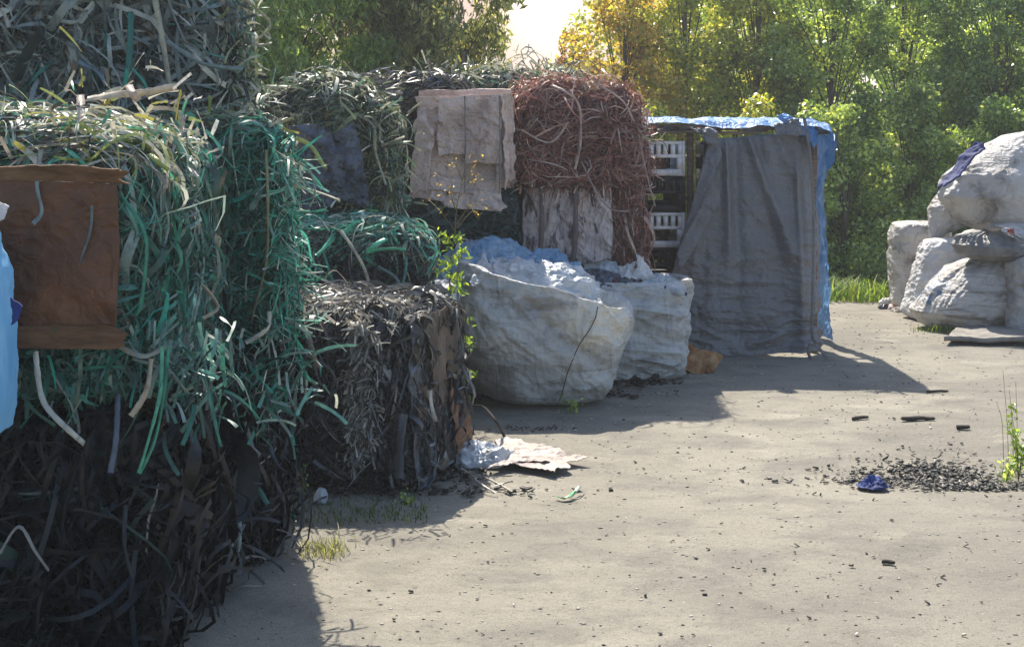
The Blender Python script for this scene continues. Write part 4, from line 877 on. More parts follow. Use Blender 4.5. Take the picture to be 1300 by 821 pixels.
# grey tarpaulin draped over front and right side
def tarp():
    nu, nv = 300, 260
    u = np.linspace(-.02, 1.42, nu); v = np.linspace(-.07, 1, nv); U, Vv = np.meshgrid(u, v, indexing='ij'); vv = np.clip(Vv, 0, 1)
    k = 13.2 / F
    def X(px): return (px - 650) * k
    L_ = np.interp(vv, [0, .18, .42, .62, .8, 1], [X(901), X(888), X(868), X(853), X(857), X(862)])
    R_ = np.interp(vv, [0, .1, .5, 1], [X(1019), X(1026), X(1030), X(1029)])
    zt = np.interp(np.clip(U, 0, 1), [0, .25, .5, .9, 1], [2.03, 2.02, 2.05, 2.07, 2.05]); zb = np.interp(U, [0, .3, 1, 1.42], [.03, .0, .04, .1])
    z = zt + (zb - zt) * vv
    x = L_ + (R_ - L_) * np.clip(U, 0, 1); y = np.full_like(x, 13.26)
    side = np.clip(U - 1, 0, 1); y = y + side * 1.5; x = x + .10 * (side > 0) * np.minimum(side * 6, 1)
    rc = np.exp(-((U - 1) / .03) ** 2); y = y + .03 * rc
    over = np.clip(-Vv, 0, 1); y = y + over * 1.4 * (U < 1); z = z + .012 * np.minimum(over * 30, 1)
    # folds
    xf, zf = x, z
    def fold(x0, z0, x1, z1, w, a):
        dx, dz = x1 - x0, z1 - z0; l = math.hypot(dx, dz); s = ((xf - x0) * dx + (zf - z0) * dz) / l ** 2; dist = ((xf - x0) * dz - (zf - z0) * dx) / l
        m = 1 / (1 + np.exp(-(s + .02) * 25)) / (1 + np.exp((s - 1) * 12))
        return 1.05 * a * m * np.exp(-(dist / (w * (.6 + .8 * np.clip(s, 0, 1)))) ** 2)
    f = 0
    for (a0, b0, a1, b1, w, am) in ((948, 168, 1006, 330, .055, .085), (962, 168, 1000, 400, .07, -.04), (922, 175, 926, 330, .04, .06), (935, 170, 938, 420, .06, -.035), (905, 175, 880, 330, .05, .05),
                                    (985, 168, 1016, 240, .05, .035), (1010, 200, 1018, 430, .03, .04), (900, 300, 905, 440, .06, .02)):
        f = f + fold(X(a0), 2 - (b0 - 180) * k, X(a1), 2 - (b1 - 180) * k, w, am)
    p = np.stack([x * 1, 0 * x + side * 2, z], -1)
    low = np.clip((vv - .35) / .65, 0, 1)
    cr = .019 * ridge(p * [4, 3, 4], 5, 4) + (.008 + .05 * low ** 1.3) * ridge(p * [2.2, 3, 7], 8, 4) + .014 * low * ridge(np.stack([p[..., 0] * 3 + p[..., 2] * 3, p[..., 2] * 4 - p[..., 0] * 9, p[..., 1]], -1), 9, 3) + .012 * fbm(p * 1.3, 3, 3) + .003 * ridge(p * 16, 11, 2)
    bulge = .05 * np.sin(np.pi * vv) + .05 * vv
    d = np.where(U < 1, f + bulge + cr, cr * 1.2 + .02)
    w = np.clip(U - .97, 0, .06) / .06
    y = y - d * (1 - w); x = x + d * w + .05 * side * vv
    z = z + .012 * ridge(np.stack([x * 5, 0 * x, 0 * x], -1), 4, 3) * (vv > .9)
    return np.stack([x, y, np.maximum(z, .012)], -1).reshape(-1, 3), gridq(nu, nv)
troot = thing('grey_tarpaulin', 'crumpled grey tarpaulin hanging over the front of the crate stack', 'tarp', (2.2, 13.2, 0))
V, Q = tarp(); mk('cover_sheet', V, Q, M['tarp'], troot, world=True)
k = 13.05 / F
sheet('folded_edge', [P(900, 182, 13.16), P(916, 196, 13.1), P(872, 330, 13.02), P(855, 345, 13.05)], M['tarp'], 5, .012, 6, 50, troot, .003)
sheet('folded_edge', [P(908, 228, 13.08), P(916, 252, 13.06), P(864, 345, 13.0), P(857, 325, 13.02)], M['tarp'], 6, .01, 6, 50, troot, .003)
# knotted corner and tie at the top left
o = sack('knotted_corner', (0, 0, 0), 0, [(0, 0, .0, 0, 0), (.2, .03, .5, 0, 0), (.5, .1, 1, .01, 0), (.8, .17, .5, .0, 0), (1, .2, 0, 0, 0)], .07, .05, M['tarp'], troot, seed=3, wr=.02, lump=.02, nu=50, nv=30, wscale=(16, 16, 10))
c = P(908, 186, 13.1); Vs = np.empty(len(o.data.vertices) * 3); o.data.vertices.foreach_get('co', Vs); Vs = rot(Vs.reshape(-1, 3), 'Y', -.5) + c - np.array(troot.location); o.data.vertices.foreach_set('co', Vs.ravel())
sheet('pale_tied_corner', [P(876, 160, 13.15), P(902, 168, 13.1), P(908, 178, 13.08), P(884, 168, 13.1)], M['bagd'], 7, .03, 9, 40, troot, .004, ragged=.2)
ribbon(troot, [P(1021, 150, 13.1), P(1029, 200, 13.05), P(1033, 280, 13.03), P(1032, 360, 13.02), P(1031, 420, 13.0), P(1036, 436, 13.0)], .03, '#6f6d6c', name='tie_rope', twist=.5)
ribbon(troot, [P(1031, 436, 13.0), P(1040, 442, 12.95), P(1050, 455, 12.9)], .03, '#77756f', name='tie_rope', twist=.5)
ribbon(troot, [P(1028, 436, 13.0), P(1026, 447, 12.95), P(1030, 456, 12.9)], .03, '#5f5d59', name='tie_rope', twist=.5)
sheet('turned_corner', [P(985, 172, 13.12), P(1022, 172, 13.08), P(1012, 150, 13.15), P(984, 158, 13.2)], M['tarp'], 8, .035, 8, 50, troot, .004, ragged=.15)

# blue tarpaulin: roof + right side
def bluetarp():
    nu, nv = 260, 120
    u = np.linspace(0, 1, nu); v = np.linspace(0, 1, nv); U, Vv = np.meshgrid(u, v, indexing='ij')
    s = U * 3.99                                  # arc length across: 1.95 m roof, then down the right side
    roof = 1.87
    x = np.where(s < roof, 1.12 + s, 2.97 + .05 * np.clip((s - roof) / 1, 0, 2)); z = np.where(s < roof, 2.19, 2.19 - (s - roof))
    cw = np.exp(-((s - roof) / .12) ** 2); z = z - .04 * cw; x = x - .03 * cw
    down = np.clip((s - roof) / 2, 0, 1)
    yf = np.interp(s, [0, 1.3, 1.7, roof, roof + .25, roof + .6, roof + 1.1, 4.0], [13.22, 13.25, 13.16, 13.08, 13.14, 13.75, 13.85, 13.75]); y = yf + (14.7 - yf) * Vv
    p = np.stack([s, y, 0 * s], -1)
    c = .028 * ridge(p * [3, 2.2, 1], 15, 4) + .02 * fbm(p * 1.6, 16, 2) + .006 * ridge(p * 10, 17, 2)
    fall = np.exp(-(Vv / .06) ** 2) * (s < roof + .1)
    z = z + np.where(s < roof, c * 1.1 + .02, 0) - fall * (.055 + .05 * fbm(p * [2.4, 0, 0], 18, 2) + .03 * np.clip((s - 1.2) / .5, 0, 1))
    x = x + np.where(s >= roof, c * 1.4 + .03, 0)
    y = y + np.where(Vv < .1, c * .8, 0)
    return np.stack([x, y, z + 0 * x], -1).reshape(-1, 3), gridq(nu, nv)
broot = thing('blue_tarpaulin', 'bright blue tarpaulin over the top and right side of the crate stack', 'tarp', (2.2, 14.2, 0))
V, Q = bluetarp(); mk('cover_sheet', V, Q, M['tarpb'], broot, world=True)
heapc = P(1016, 172, 13.2)
sheet('bunched_fold', [P(985, 150, 13.15), P(1038, 186, 13.15), P(1037, 160, 13.3), P(990, 146, 13.3)], M['tarpb'], 9, .05, 3.5, 60, broot, .003, ragged=.2)

# ------------------------------------------------------------------ big open sacks
def rim_p(U, v, Z):
    # rim high at the left and back, sinking towards the right front
    t = np.clip((v - .3) / .45, 0, 1)
    r = .90 - .165 * np.cos(U) + .03 * np.sin(2 * U) + .035 * fbm(np.stack([np.cos(U) * 3, np.sin(U) * 3, 0 * U], -1), 4, 3)
    return Z * (1 + (r - .99) * t * (Z > .3))
sroot = thing('open_bulk_sack', 'huge grimy grey woven sack in front, bulging and overfilled, backlight put in as a pale patch at its right', 'sack', (.235, 11.0, 0), 0, 'open bulk sacks')
prof = [(0, .03, .0, .02, 0), (.08, .008, .46, .04, 0), (.16, .05, .64, .03, 0), (.25, .16, .78, .01, 0), (.38, .36, .91, -.02, 0), (.5, .56, .97, -.01, 0), (.62, .74, 1.0, 0.01, 0), (.74, .90, 1.0, .01, 0), (.80, 1.0, .96, .01, 0), (.83, 1.0, .90, .01, 0), (.88, .92, .74, 0, 0), (1, .80, .3, 0, 0)]
PB = sack('sack_body', (0, 0, 0), 0, prof, .685, .56, M['bagp'], sroot, e=2.7, seed=3, wr=.010, lump=.07, nu=460, nv=280, wscale=(2.6, 2.6, 6), ushape=rim_p, folds=((-36, .8, 4.2, .070), (-14, 1.0, 7, .045), (74, .9, 5, .045), (-52, 1.2, 12, .022)))
def front_of(root, dx, z, a=.675, b=.56, e=2.5):
    pass
def seam_on(root, ob, nu, nv, u0, u1, v0, v1, name='sewn_seam', width=.012, hexc='#4f4c49', of=.012, n=60):
    a = np.empty(nu * nv * 3); ob.data.vertices.foreach_get('co', a); a = a.reshape(nu, nv, 3); c = a.mean((0, 1))
    t = np.linspace(0, 1, n); iu = ((u0 + (u1 - u0) * t) / (2 * math.pi) * nu).astype(int) % nu; iv = ((v0 + (v1 - v0) * t) * (nv - 1)).astype(int)
    q = a[iu, iv]; o = q - c; o[:, 2] *= .3; o /= np.linalg.norm(o, axis=1)[:, None]
    ker = np.ones(11) / 11; q = np.stack([np.convolve(np.pad(q[:, k_], 5, 'edge'), ker, 'valid') for k_ in range(3)], -1)
    return ribbon(root, q + o * of, width, hexc, name=name, m='seam', twist=0, world=False, n=n)
seam_on(sroot, PB, 460, 280, 1.5 * math.pi + .46, 1.5 * math.pi + .08, .79, .12, width=.008, hexc='#6a6763')
heap('white_film_filling', loc2w(sroot, (-.06, -.04, .84)), .52, .42, .20, M['filmw'], 71, .07, 3.2, sroot)
for s, (x, y, d, sc_, mm) in enumerate([(655, 352, 10.72, .24, 'filmw'), (715, 356, 11.0, .2, 'film'), (628, 350, 10.62, .17, 'bagc'), (700, 366, 10.68, .18, 'filmw'), (612, 352, 10.66, .14, 'film'), (742, 372, 10.75, .13, 'bagc')]):
    c = P(x, y, d); a = sc_
    sheet('film_scrap', [c + [-a, -.1, -.04], c + [a * .9, -.12, -.08], c + [a * .7, .25, .08], c + [-a * .8, .25, .1]], M[mm], 72 + s, .05, 6, 50, sroot, .003, ragged=.3)
for s, (x, y, hx) in enumerate([(690, 362, '#2f5fb0'), (707, 366, '#b0503f'), (668, 352, '#30486f'), (718, 370, '#c9c9c9'), (700, 350, '#3a70a8'), (725, 374, '#a05040')]):
    ribbon(sroot, [P(x, y, 10.75), P(x + 6, y + 2 * (-1) ** s, 10.70)], .022, hx, name='coloured_scrap', seed=s)

sroot = thing('open_bulk_sack', 'white woven sack behind the huge grey one, topped with dark film and paper scraps', 'sack', (1.02, 12.15, 0), 0, 'open bulk sacks')
prof = [(0, .03, .0, 0, 0), (.06, .008, .7, 0, 0), (.14, .04, .90, 0, 0), (.3, .2, .95, .01, 0), (.45, .42, .99, .02, 0), (.6, .62, 1.03, .01, 0), (.72, .78, 1.0, 0, 0), (.8, .84, .94, 0, 0), (.84, .83, .88, 0, 0), (.9, .76, .8, 0, 0), (1, .66, .3, 0, 0)]
sack('sack_body', (0, 0, 0), 0, prof, .45, .47, M['bag'], sroot, e=3, seed=8, wr=.015, lump=.05, nu=340, nv=220, wscale=(3, 3, 6), folds=((-10, 1.2, 7, .05), (28, 1, 6, .045), (80, 1, 5, .03), (-35, 1.4, 12, .02)))
heap('dark_film_filling', P(765, 375, 12.0), .34, .3, .2, M['darkfilm'], 81, .06, 6, sroot)
heap('white_film_filling', P(822, 375, 12.1), .26, .3, .14, M['filmw'], 82, .06, 6, sroot)
for s, (pts, mm) in enumerate([([(805, 350), (838, 372), (826, 340), (808, 322)], 'white'), ([(826, 362), (858, 378), (852, 352), (832, 345)], 'filmw'),
                               ([(780, 352), (812, 356), (806, 336), (784, 340)], 'white'), ([(838, 368), (868, 372), (862, 358), (840, 352)], 'bagc'), ([(760, 345), (785, 352), (780, 330), (764, 335)], 'filmw')]):
    cc = [P(x, y, 11.95 + .12 * (i > 1)) for i, (x, y) in enumerate(pts)]
    sheet('paper_scrap', cc, M[mm], 83 + s, .035, 7, 40, sroot, .004, ragged=.25)
for s, (x, y, hx) in enumerate([(770, 362, '#2b4fa5'), (777, 358, '#b8503a'), (782, 360, '#c86a45'), (790, 362, '#3b63b5'), (840, 362, '#283f7a'), (758, 366, '#888f99')]):
    ribbon(sroot, [P(x, y, 11.75), P(x + 5, y + 3 * (-1) ** s, 11.68)], .026, hx, name='coloured_scrap', seed=s + 20)
# crushed bottle on the right corner
o = tube(smoothpath([P(842, 366, 11.75), P(852, 367, 11.73), P(862, 371, 11.7), P(870, 373, 11.7)], 18), np.interp(np.linspace(0, 1, 18), [0, .05, .5, .75, .85, .9, 1], [.0, .035, .042, .035, .016, .016, .0]), 16)
bt = thing('crushed_bottle', 'crushed clear plastic bottle on the right corner of the white sack', 'bottle', tuple(P(855, 372, 11.73)))
mk('bottle_body', o[0] + .002 * vn(o[0] * 60)[:, None], o[1], M['filmw'], bt, world=True)
V, Q = tube([P(869.5, 373, 11.7), P(872, 373.5, 11.7)], .014, 12); mk('cap', V, Q, M['navy'], bt, world=True)
# white sheet standing in the trash and the grey box corner behind
o = sheet('foam_sheet', [P(740, 345, 12.3), P(790, 352, 12.25), P(768, 322, 12.4), P(744, 309, 12.4)], M['white'], 91, .02, 5, 40, None, .012, ragged=.22); tag(o, 'torn white foam sheet standing up between the two sacks and the board bale', 'foam sheet')
o = sheet('foam_sheet', [P(572, 325, 11.75), P(640, 325, 11.75), P(613, 288, 11.9), P(590, 284, 11.9)], M['white'], 92, .03, 3, 40, None, .02, ragged=.08); tag(o, 'white angular foam piece behind the blue film, under the beige carton bale', 'foam sheet')
root = thing('grey_carton', 'flat grey-beige carton lying behind the blue film under the teal bale', 'carton', (-.12, 12.2, .66))
V, Q = box(-.34, .3, -.3, .25, 0, .24); mk('carton_body', V, Q, M['beige'], root, smooth=False)
sheet('carton_flap', [P(600, 318, 11.85), P(655, 318, 11.85), P(652, 290, 11.88), P(600, 290, 11.88)], M['beige'], 93, .012, 4, 30, root, .01)
o = mk('low_pallet_load', *join([box(-.55, .35, 12.0, 12.45, 0, .66)]), M['card'], None); tag(o, 'low brown carton load hidden behind the blue film', 'carton')
# third sack, mostly hidden, with blue film on it
sack_o = thing('open_bulk_sack', 'pale sack squeezed between the charcoal bale and the huge grey sack, blue film on top', 'sack', (-.38, 11.35, 0), 0, 'open bulk sacks')
prof2 = [(0, .03, .0, 0, 0), (.06, .008, .7, 0, 0), (.2, .12, .95, 0, 0), (.5, .5, 1.0, 0, 0), (.75, .86, .96, 0, 0), (.85, .95, .8, 0, 0), (1, .9, .1, 0, 0)]
sack('sack_body', (0, 0, 0), 0, prof2, .36, .38, M['bagc'], sack_o, e=2.6, seed=12, wr=.012, lump=.06, nu=160, nv=110, wscale=(4, 4, 6))
froot = thing('blue_film', 'heap of pale blue plastic film lying over the sacks beside the tall weed', 'plastic film', (-.1, 11.5, .85))
heap('film_heap', P(632, 372, 11.3), .46, .36, .40, M['film'], 95, .085, 2.8, froot, n=130)
heap('film_heap', P(585, 378, 10.9), .30, .26, .27, M['film'], 96, .08, 3.2, froot)
heap('film_heap', P(690, 358, 11.5), .24, .28, .22, M['film'], 97, .07, 3.2, froot)
sheet('film_fold', [P(560, 400, 10.95), P(625, 385, 10.95), P(650, 322, 11.3), P(575, 330, 11.3)], M['film'], 98, .06, 4, 70, froot, .003, ragged=.2)
for s, (pts, mm) in enumerate([([(556, 405), (598, 420), (590, 375), (560, 368)], 'bagc'), ([(560, 440), (600, 450), (598, 412), (568, 400)], 'pink'), ([(548, 385), (580, 390), (575, 360), (550, 352)], 'white')]):
    cc = [P(x, y, 10.7 - .15 * s + .1 * (i > 1)) for i, (x, y) in enumerate(pts)]
    o = sheet('paper_sheet', cc, M[mm], 105 + s, .05, 5, 50, None, .004, ragged=.2)
    tag(o, ('white crumpled wrap hanging beside the blue film', 'pinkish crumpled paper hanging lowest beside the tall weed', 'small white sheet just behind the charcoal bale top')[s], 'paper sheet')
# torn brown paper bag on the ground at the tarp
root = thing('torn_paper_bag', 'orange-brown torn paper bag crumpled on the dirt in front of the tarp', 'paper bag', (1.45, 12.35, 0))
heap('bag_body', (1.50, 12.4, .0), .19, .16, .21, M['orange'], 111, .04, 7, root, sharp=1.5, n=70)
sheet('bag_flap', [P(856, 476, 12.15), P(905, 474, 12.2), P(912, 448, 12.3), P(870, 444, 12.35)], M['orange'], 112, .05, 6, 40, root, .003, ragged=.3)

# ------------------------------------------------------------------ pale blue cloth cut by the left edge
root = thing('pale_blue_bag', 'pale blue sack cut by the left edge, in front of the brown cardboard', 'sack', (-2.085, 4.9, .95))
prof = [(0, .03, .0, 0, 0), (.04, .03, .95, 0, 0), (.2, .12, 1, 0, 0), (.5, .4, 1.0, 0, 0), (.75, .6, .97, -.01, 0), (.9, .76, .85, -.03, 0), (1, .84, .0, -.1, 0)]
sack('sack_body', (0, 0, 0), 0, prof, .315, .2, M['bluelight'], root, folds=((84, .5, 7, .022), (60, .8, 5, .02), (-40, 1, 6, .012)), e=7, seed=21, wr=.012, lump=.015, nu=160, nv=120, wscale=(7, 7, 3))
sheet('white_corner', [P(-5, 283, 4.8), P(5, 278, 4.78), P(11, 262, 4.78), P(-5, 255, 4.8)], M['bagc'], 22, .01, 8, 24, root, .004)
sheet('navy_scrap', [P(14, 412, 4.75), P(22, 408, 4.72), P(29, 388, 4.75), P(15, 378, 4.76)], M['bluerag'], 23, .01, 8, 24, root, .004)

# ------------------------------------------------------------------ right-hand pile of sacks
def rsack(label, px, py, d, a, b, prof, m, seed, name='filled_sack', rz=0, group='filled sacks in the right-hand pile', **kw):
    c = P(px, py, d); root = thing(name, label, 'sack', (c[0], d, max(c[2], 0) if py < 370 else 0.0), rz, group)
    sack('sack_body', (0, 0, 0), 0, prof, a, b, m, root, seed=seed, **kw); return root
kk = 15.0 / F
up = [(0, .03, 0, 0, 0), (.05, .008, .8, 0, 0), (.15, .08, .97, 0, 0), (.5, .48, 1, 0, 0), (.8, .88, .97, 0, 0), (.92, .98, .8, 0, 0), (1, 1.0, 0, 0, 0)]
def sc(pr, h, **k): return [(v, z * h, s, cx, cy) for v, z, s, cx, cy in pr]
rsack('tall dirty grey boxy sack at the left end of the right-hand pile', 1168, 392, 16.9, .33, .35, sc(up, 1.06), M['bagw'], 31, folds=((-8, 1, 9, .03), (40, .8, 5, .03)), e=3.6, wr=.015, lump=.04, wscale=(3, 3, 9))
# clean white sack leaning behind the printed one
r = rsack('clean white sack between the dirty boxy sack and the printed sack', 1195, 398, 16.0, .36, .34, [(0, .03, 0, 0, 0), (.05, .008, .8, -.06, 0), (.15, .08, .97, -.06, 0), (.5, .45, .95, 0, 0), (.8, .8, .85, .08, 0), (.92, .9, .7, .1, 0), (1, .93, 0, .1, 0)], M['bagc'], 32, folds=((70, .6, 5, .05), (-50, .8, 5, .03)), e=3, wr=.022, lump=.03)
# big printed sack, tied neck at the top right
lean = [(0, .03, 0, .02, 0), (.05, .008, .55, .0, 0), (.12, .05, .8, -.01, 0), (.28, .2, 1.0, .0, 0), (.5, .45, .9, .12, 0), (.68, .65, .75, .24, 0), (.8, .76, .5, .32, 0), (.86, .8, .22, .37, 0), (.93, .86, .24, .4, 0), (1, .92, .05, .42, 0)]
r = rsack('fat dusty sack with worn blue print and dark stain streaked as fold shade in front of the pile', 1228, 420, 15.2, .56, .5, lean, M['bagstripe'], 33, folds=((46, .6, 6, .055), (58, .8, 11, .022), (-35, 1, 7, .02)), e=2.3, wr=.012, lump=.06, nu=260, nv=180, wscale=(3, 3, 4), pleat=.02, neck=.86)
r = rsack('grey sack tied with a pleated neck lying on top of the printed sack', 1258, 330, 14.95, .40, .33, [(0, .0, 0, .1, 0), (.1, -.02, .5, .1, 0), (.3, .06, .95, .06, 0), (.5, .16, 1, 0, 0), (.7, .26, .7, -.04, 0), (.82, .31, .22, -.03, -.05), (.9, .34, .2, -.02, -.1), (1, .35, .3, -.02, -.2)], M['bagd'], 34, e=2.2, wr=.012, lump=.06, pleat=.03, neck=.75)
rsack('pale sack whose gathered neck points down left under the huge one', 1212, 302, 16.2, .36, .34, [(0, -.02, .0, -.30, -.1), (.1, .0, .14, -.26, -.1), (.22, .08, .3, -.18, -.06), (.4, .2, .75, .0, 0), (.6, .34, 1, .08, 0), (.85, .5, .8, .1, 0), (1, .56, 0, .12, 0)], M['bagw'], 35, e=2.1, wr=.012, lump=.05, pleat=.03, neck=.15)
rsack('crumpled pale sack with a faded red scrap at its mouth, near the right edge', 1292, 332, 15.3, .40, .4, [(0, 0, 0, 0, 0), (.1, .0, .8, 0, 0), (.4, .18, 1, 0, 0), (.7, .32, .85, 0, 0), (.88, .4, .5, -.05, 0), (1, .42, 0, -.08, 0)], M['bagw'], 36, e=2.4, wr=.02, lump=.08)
rsack('huge stained white sack crowning the right-hand pile', 1292, 292, 15.9, .82, .62, [(0, .0, 0, .0, 0), (.08, -.02, .45, .0, 0), (.22, .12, .78, -.02, 0), (.4, .38, .98, -.02, 0), (.55, .6, .95, .02, 0), (.72, .86, .76, .12, 0), (.88, 1.06, .45, .2, 0), (1, 1.13, 0, .22, 0)], M['bagw'], 37, folds=((-55, .6, 4, .06), (30, .7, 5, .045), (75, .9, 9, .018)), e=2.1, wr=.014, lump=.10, nu=260, nv=180, wscale=(2.2, 2.2, 2.6))
rsack('sack cut by the right edge of the view, beside the printed sack', 1318, 426, 14.7, .30, .32, sc(up, .82), M['bagw'], 38, e=2.5, wr=.012, lump=.06)
rsack('grey sack buried in the middle of the right-hand pile', 1285, 400, 16.6, .62, .5, sc(up, .98), M['bagw'], 39, e=2.6, wr=.012, lump=.06)
rsack('sack at the back right of the pile holding up the huge white one', 1345, 405, 16.2, .45, .5, sc(up, 1.0), M['bagw'], 40, e=2.6, wr=.012, lump=.06)
# faded red scrap, navy cloth
sh = sheet('navy_cloth', [P(1191, 240, 15.1), P(1206, 232, 15.02), P(1252, 186, 15.3), P(1236, 178, 15.4)], M['navy'], 41, .045, 2.6, 60, None, .02, fine=.12, ragged=.12); tag(sh, 'dark navy cloth draped on the left shoulder of the huge white sack', 'cloth')
sh = sheet('red_scrap', [P(1278, 300, 14.85), P(1288, 299, 14.83), P(1287, 290, 14.86), P(1279, 291, 14.88)], M['red'], 42, .015, 9, 20, None, .004); tag(sh, 'faded red scrap poking from the pale crumpled sack', 'scrap')
# slab with grass on it, small pale rubbish beside the boxy sack
root = thing('flat_slab', 'flat curled grey board lying on the dirt in front of the right-hand pile', 'board', (5.0, 14.0, 0))
sheet('board_sheet', [P(1199, 438, 13.9), P(1310, 440, 13.85), P(1310, 421, 14.9), P(1222, 423, 14.8)], M['slab'], 43, .03, 2, 50, root, .045, ragged=.1, flat=(0, 0, 1))
root.children[0].location.z += .04
for s, (x, y, w, h, mm, lab) in enumerate([(1128, 388, .10, .10, 'white', 'small white foam chunk left of the boxy sack'), (1140, 393, .14, .05, 'beige', 'flat beige chunk on the dirt at the foot of the boxy sack'), (1150, 396, .16, .04, 'slab', 'thin grey offcut lying in front of the boxy sack'), (1123, 393, .05, .06, 'darkfilm', 'small dark lump left of the white foam chunk')]):
    c = P(x, y, 2 * F / (y - YH)); o = heap('foam_chunk', (c[0], c[1], 0), w, w * .8, h, M[mm], 44 + s, .03, 12, n=24, sharp=2); tag(o, lab, 'rubbish')

# ------------------------------------------------------------------ things on the dirt
def on_ground(px, py): d = CH * F / (py - YH); return (px - 650) * d / F, d
g0 = [on_ground(603, 588), on_ground(712, 606), on_ground(722, 580), on_ground(625, 562)]
root = thing('crumpled_sheet', 'pinkish-white flattened paper sheet spread on the dirt beside the charcoal bale', 'paper sheet', (*on_ground(665, 585), 0))
sheet('paper_layer', [(x, y, .012) for x, y in g0], M['pink'], 51, .022, 6, 110, root, .003, ragged=.16, flat=(0, 0, 1))
g1 = [on_ground(628, 600), on_ground(738, 592), on_ground(700, 574), on_ground(640, 578)]
sheet('paper_layer', [(x, y, .022) for x, y in g1], M['pink'], 52, .02, 7, 80, root, .003, ragged=.2, flat=(0, 0, 1))
x, y = on_ground(612, 586)
o = heap('clear_film', (x, y, 0), .17, .2, .10, M['filmw'], 53, .04, 5, n=60, sharp=1); tag(o, 'small heap of clear crinkled film between the charcoal bale and the paper sheet', 'plastic film')
root = thing('frayed_cord', 'frayed pale cord trailing on the dirt in front of the paper sheet', 'cord', (*on_ground(610, 618), 0))
for s, pts in enumerate([[(585, 598), (600, 612), (615, 622), (640, 622)], [(600, 605), (620, 616), (650, 628)], [(590, 604), (612, 624), (630, 630)], [(605, 618), (625, 614), (650, 608)]]):
    q = [(*on_ground(a, b_), .02 + .02 * (i % 2)) for i, (a, b_) in enumerate(pts)]
    ribbon(root, q, .014, ('#c2bcae', '#8f887b', '#a9a193', '#5b554d')[s], name='strand', seed=s, facing=(0, 0, 1))
# curved stick rising from the ground between bale and sack
V, Q = tube(smoothpath([P(599, 514, 9.6), P(615, 517, 9.55), P(630, 535, 9.3), P(642, 557, 9.52)], 20), np.linspace(.004, .011, 20), 7)
o = mk('curved_stick', V, Q, M['barkwood']); tag(o, 'thin dark curved stick leaning down from the sacks to the dirt', 'stick')
# wood offcuts and clods that read as single things
def chunk(name, label, cat, px, py, L_, w, h, m, rz, seed):
    x, y = on_ground(px, py); n = 16
    V, Q = tube(np.stack([np.linspace(-L_ / 2, L_ / 2, n) * 20, np.zeros(n), np.full(n, h / 2)], -1), np.interp(np.linspace(0, 1, n), [0, .06, .5, .94, 1], [.0, 1, 1.1, .8, 0]) * .5, 8)
    V[:, 0] /= 20; V[:, 1] *= w; V[:, 2] = (V[:, 2] - h / 2) * h + h / 2; V[:, 1] += .12 * w * np.sin(V[:, 0] / L_ * 7 + seed); V = V + .12 * min(w, h) * np.stack([vn(V * 30 + s_) for s_ in (1, 5, 9)], -1) * [0, 1, 1]
    V = rot(V, 'Z', rz) + np.array([x, y, G(x, y) + .002]); o = mk(name, V, Q, M[m]); tag(o, label, cat)
chunk('wood_offcut', 'long dark flat wood piece lying crosswise in the middle of the dirt at right', 'wood', 1165, 536, .26, .05, .03, 'barkwood', .05, 1)
chunk('wood_offcut', 'short dark wood chip close to the bottom right of the dirt', 'wood', 1128, 716, .065, .028, .02, 'barkwood', -.4, 2)
chunk('wood_offcut', 'small dark wood piece left of the long flat one', 'wood', 1092, 534, .16, .03, .025, 'barkwood', .5, 3)
chunk('wood_offcut', 'dark chip on the dirt right of the long flat wood piece', 'wood', 1223, 548, .10, .04, .03, 'barkwood', .1, 4)
chunk('wood_offcut', 'small pale-edged chip beside the front edge of the sack shadow', 'wood', 805, 505, .08, .04, .03, 'barkwood', .2, 5)
chunk('wood_offcut', 'dark twig lying right of the tarp shadow near the flat board', 'wood', 1190, 497, .2, .02, .02, 'barkwood', .15, 6)
x, y = on_ground(1108, 617)
o = heap('blue_rag', (x, y, G(x, y) - .01), .08, .09, .07, M['bluerag'], 55, .03, 12, n=30); tag(o, 'small bright blue rag beside the black shreds on the dirt', 'rag')
x, y = on_ground(408, 638)
o = heap('white_scrap', (x, y, 0), .035, .04, .07, M['filmw'], 56, .02, 14, n=24); tag(o, 'small white plastic scrap on the shaded ground in front of the charcoal bale', 'scrap')
root = thing('green_scrap', 'small green and white plastic scrap with a twig on the dirt', 'scrap', (*on_ground(720, 636), 0))
for s, (a, c_) in enumerate([([(706, 634), (718, 637), (730, 632)], '#2f9a55'), ([(712, 636), (724, 634), (736, 626)], '#c9d4b8'), ([(722, 637), (735, 637), (742, 636)], '#3a3a30')]):
    ribbon(root, [(*on_ground(*q), .02 + .02 * (i == 2)) for i, q in enumerate(a)], .02 if s < 2 else .008, c_, name='scrap_piece', seed=s, facing=(0, 0, 1))
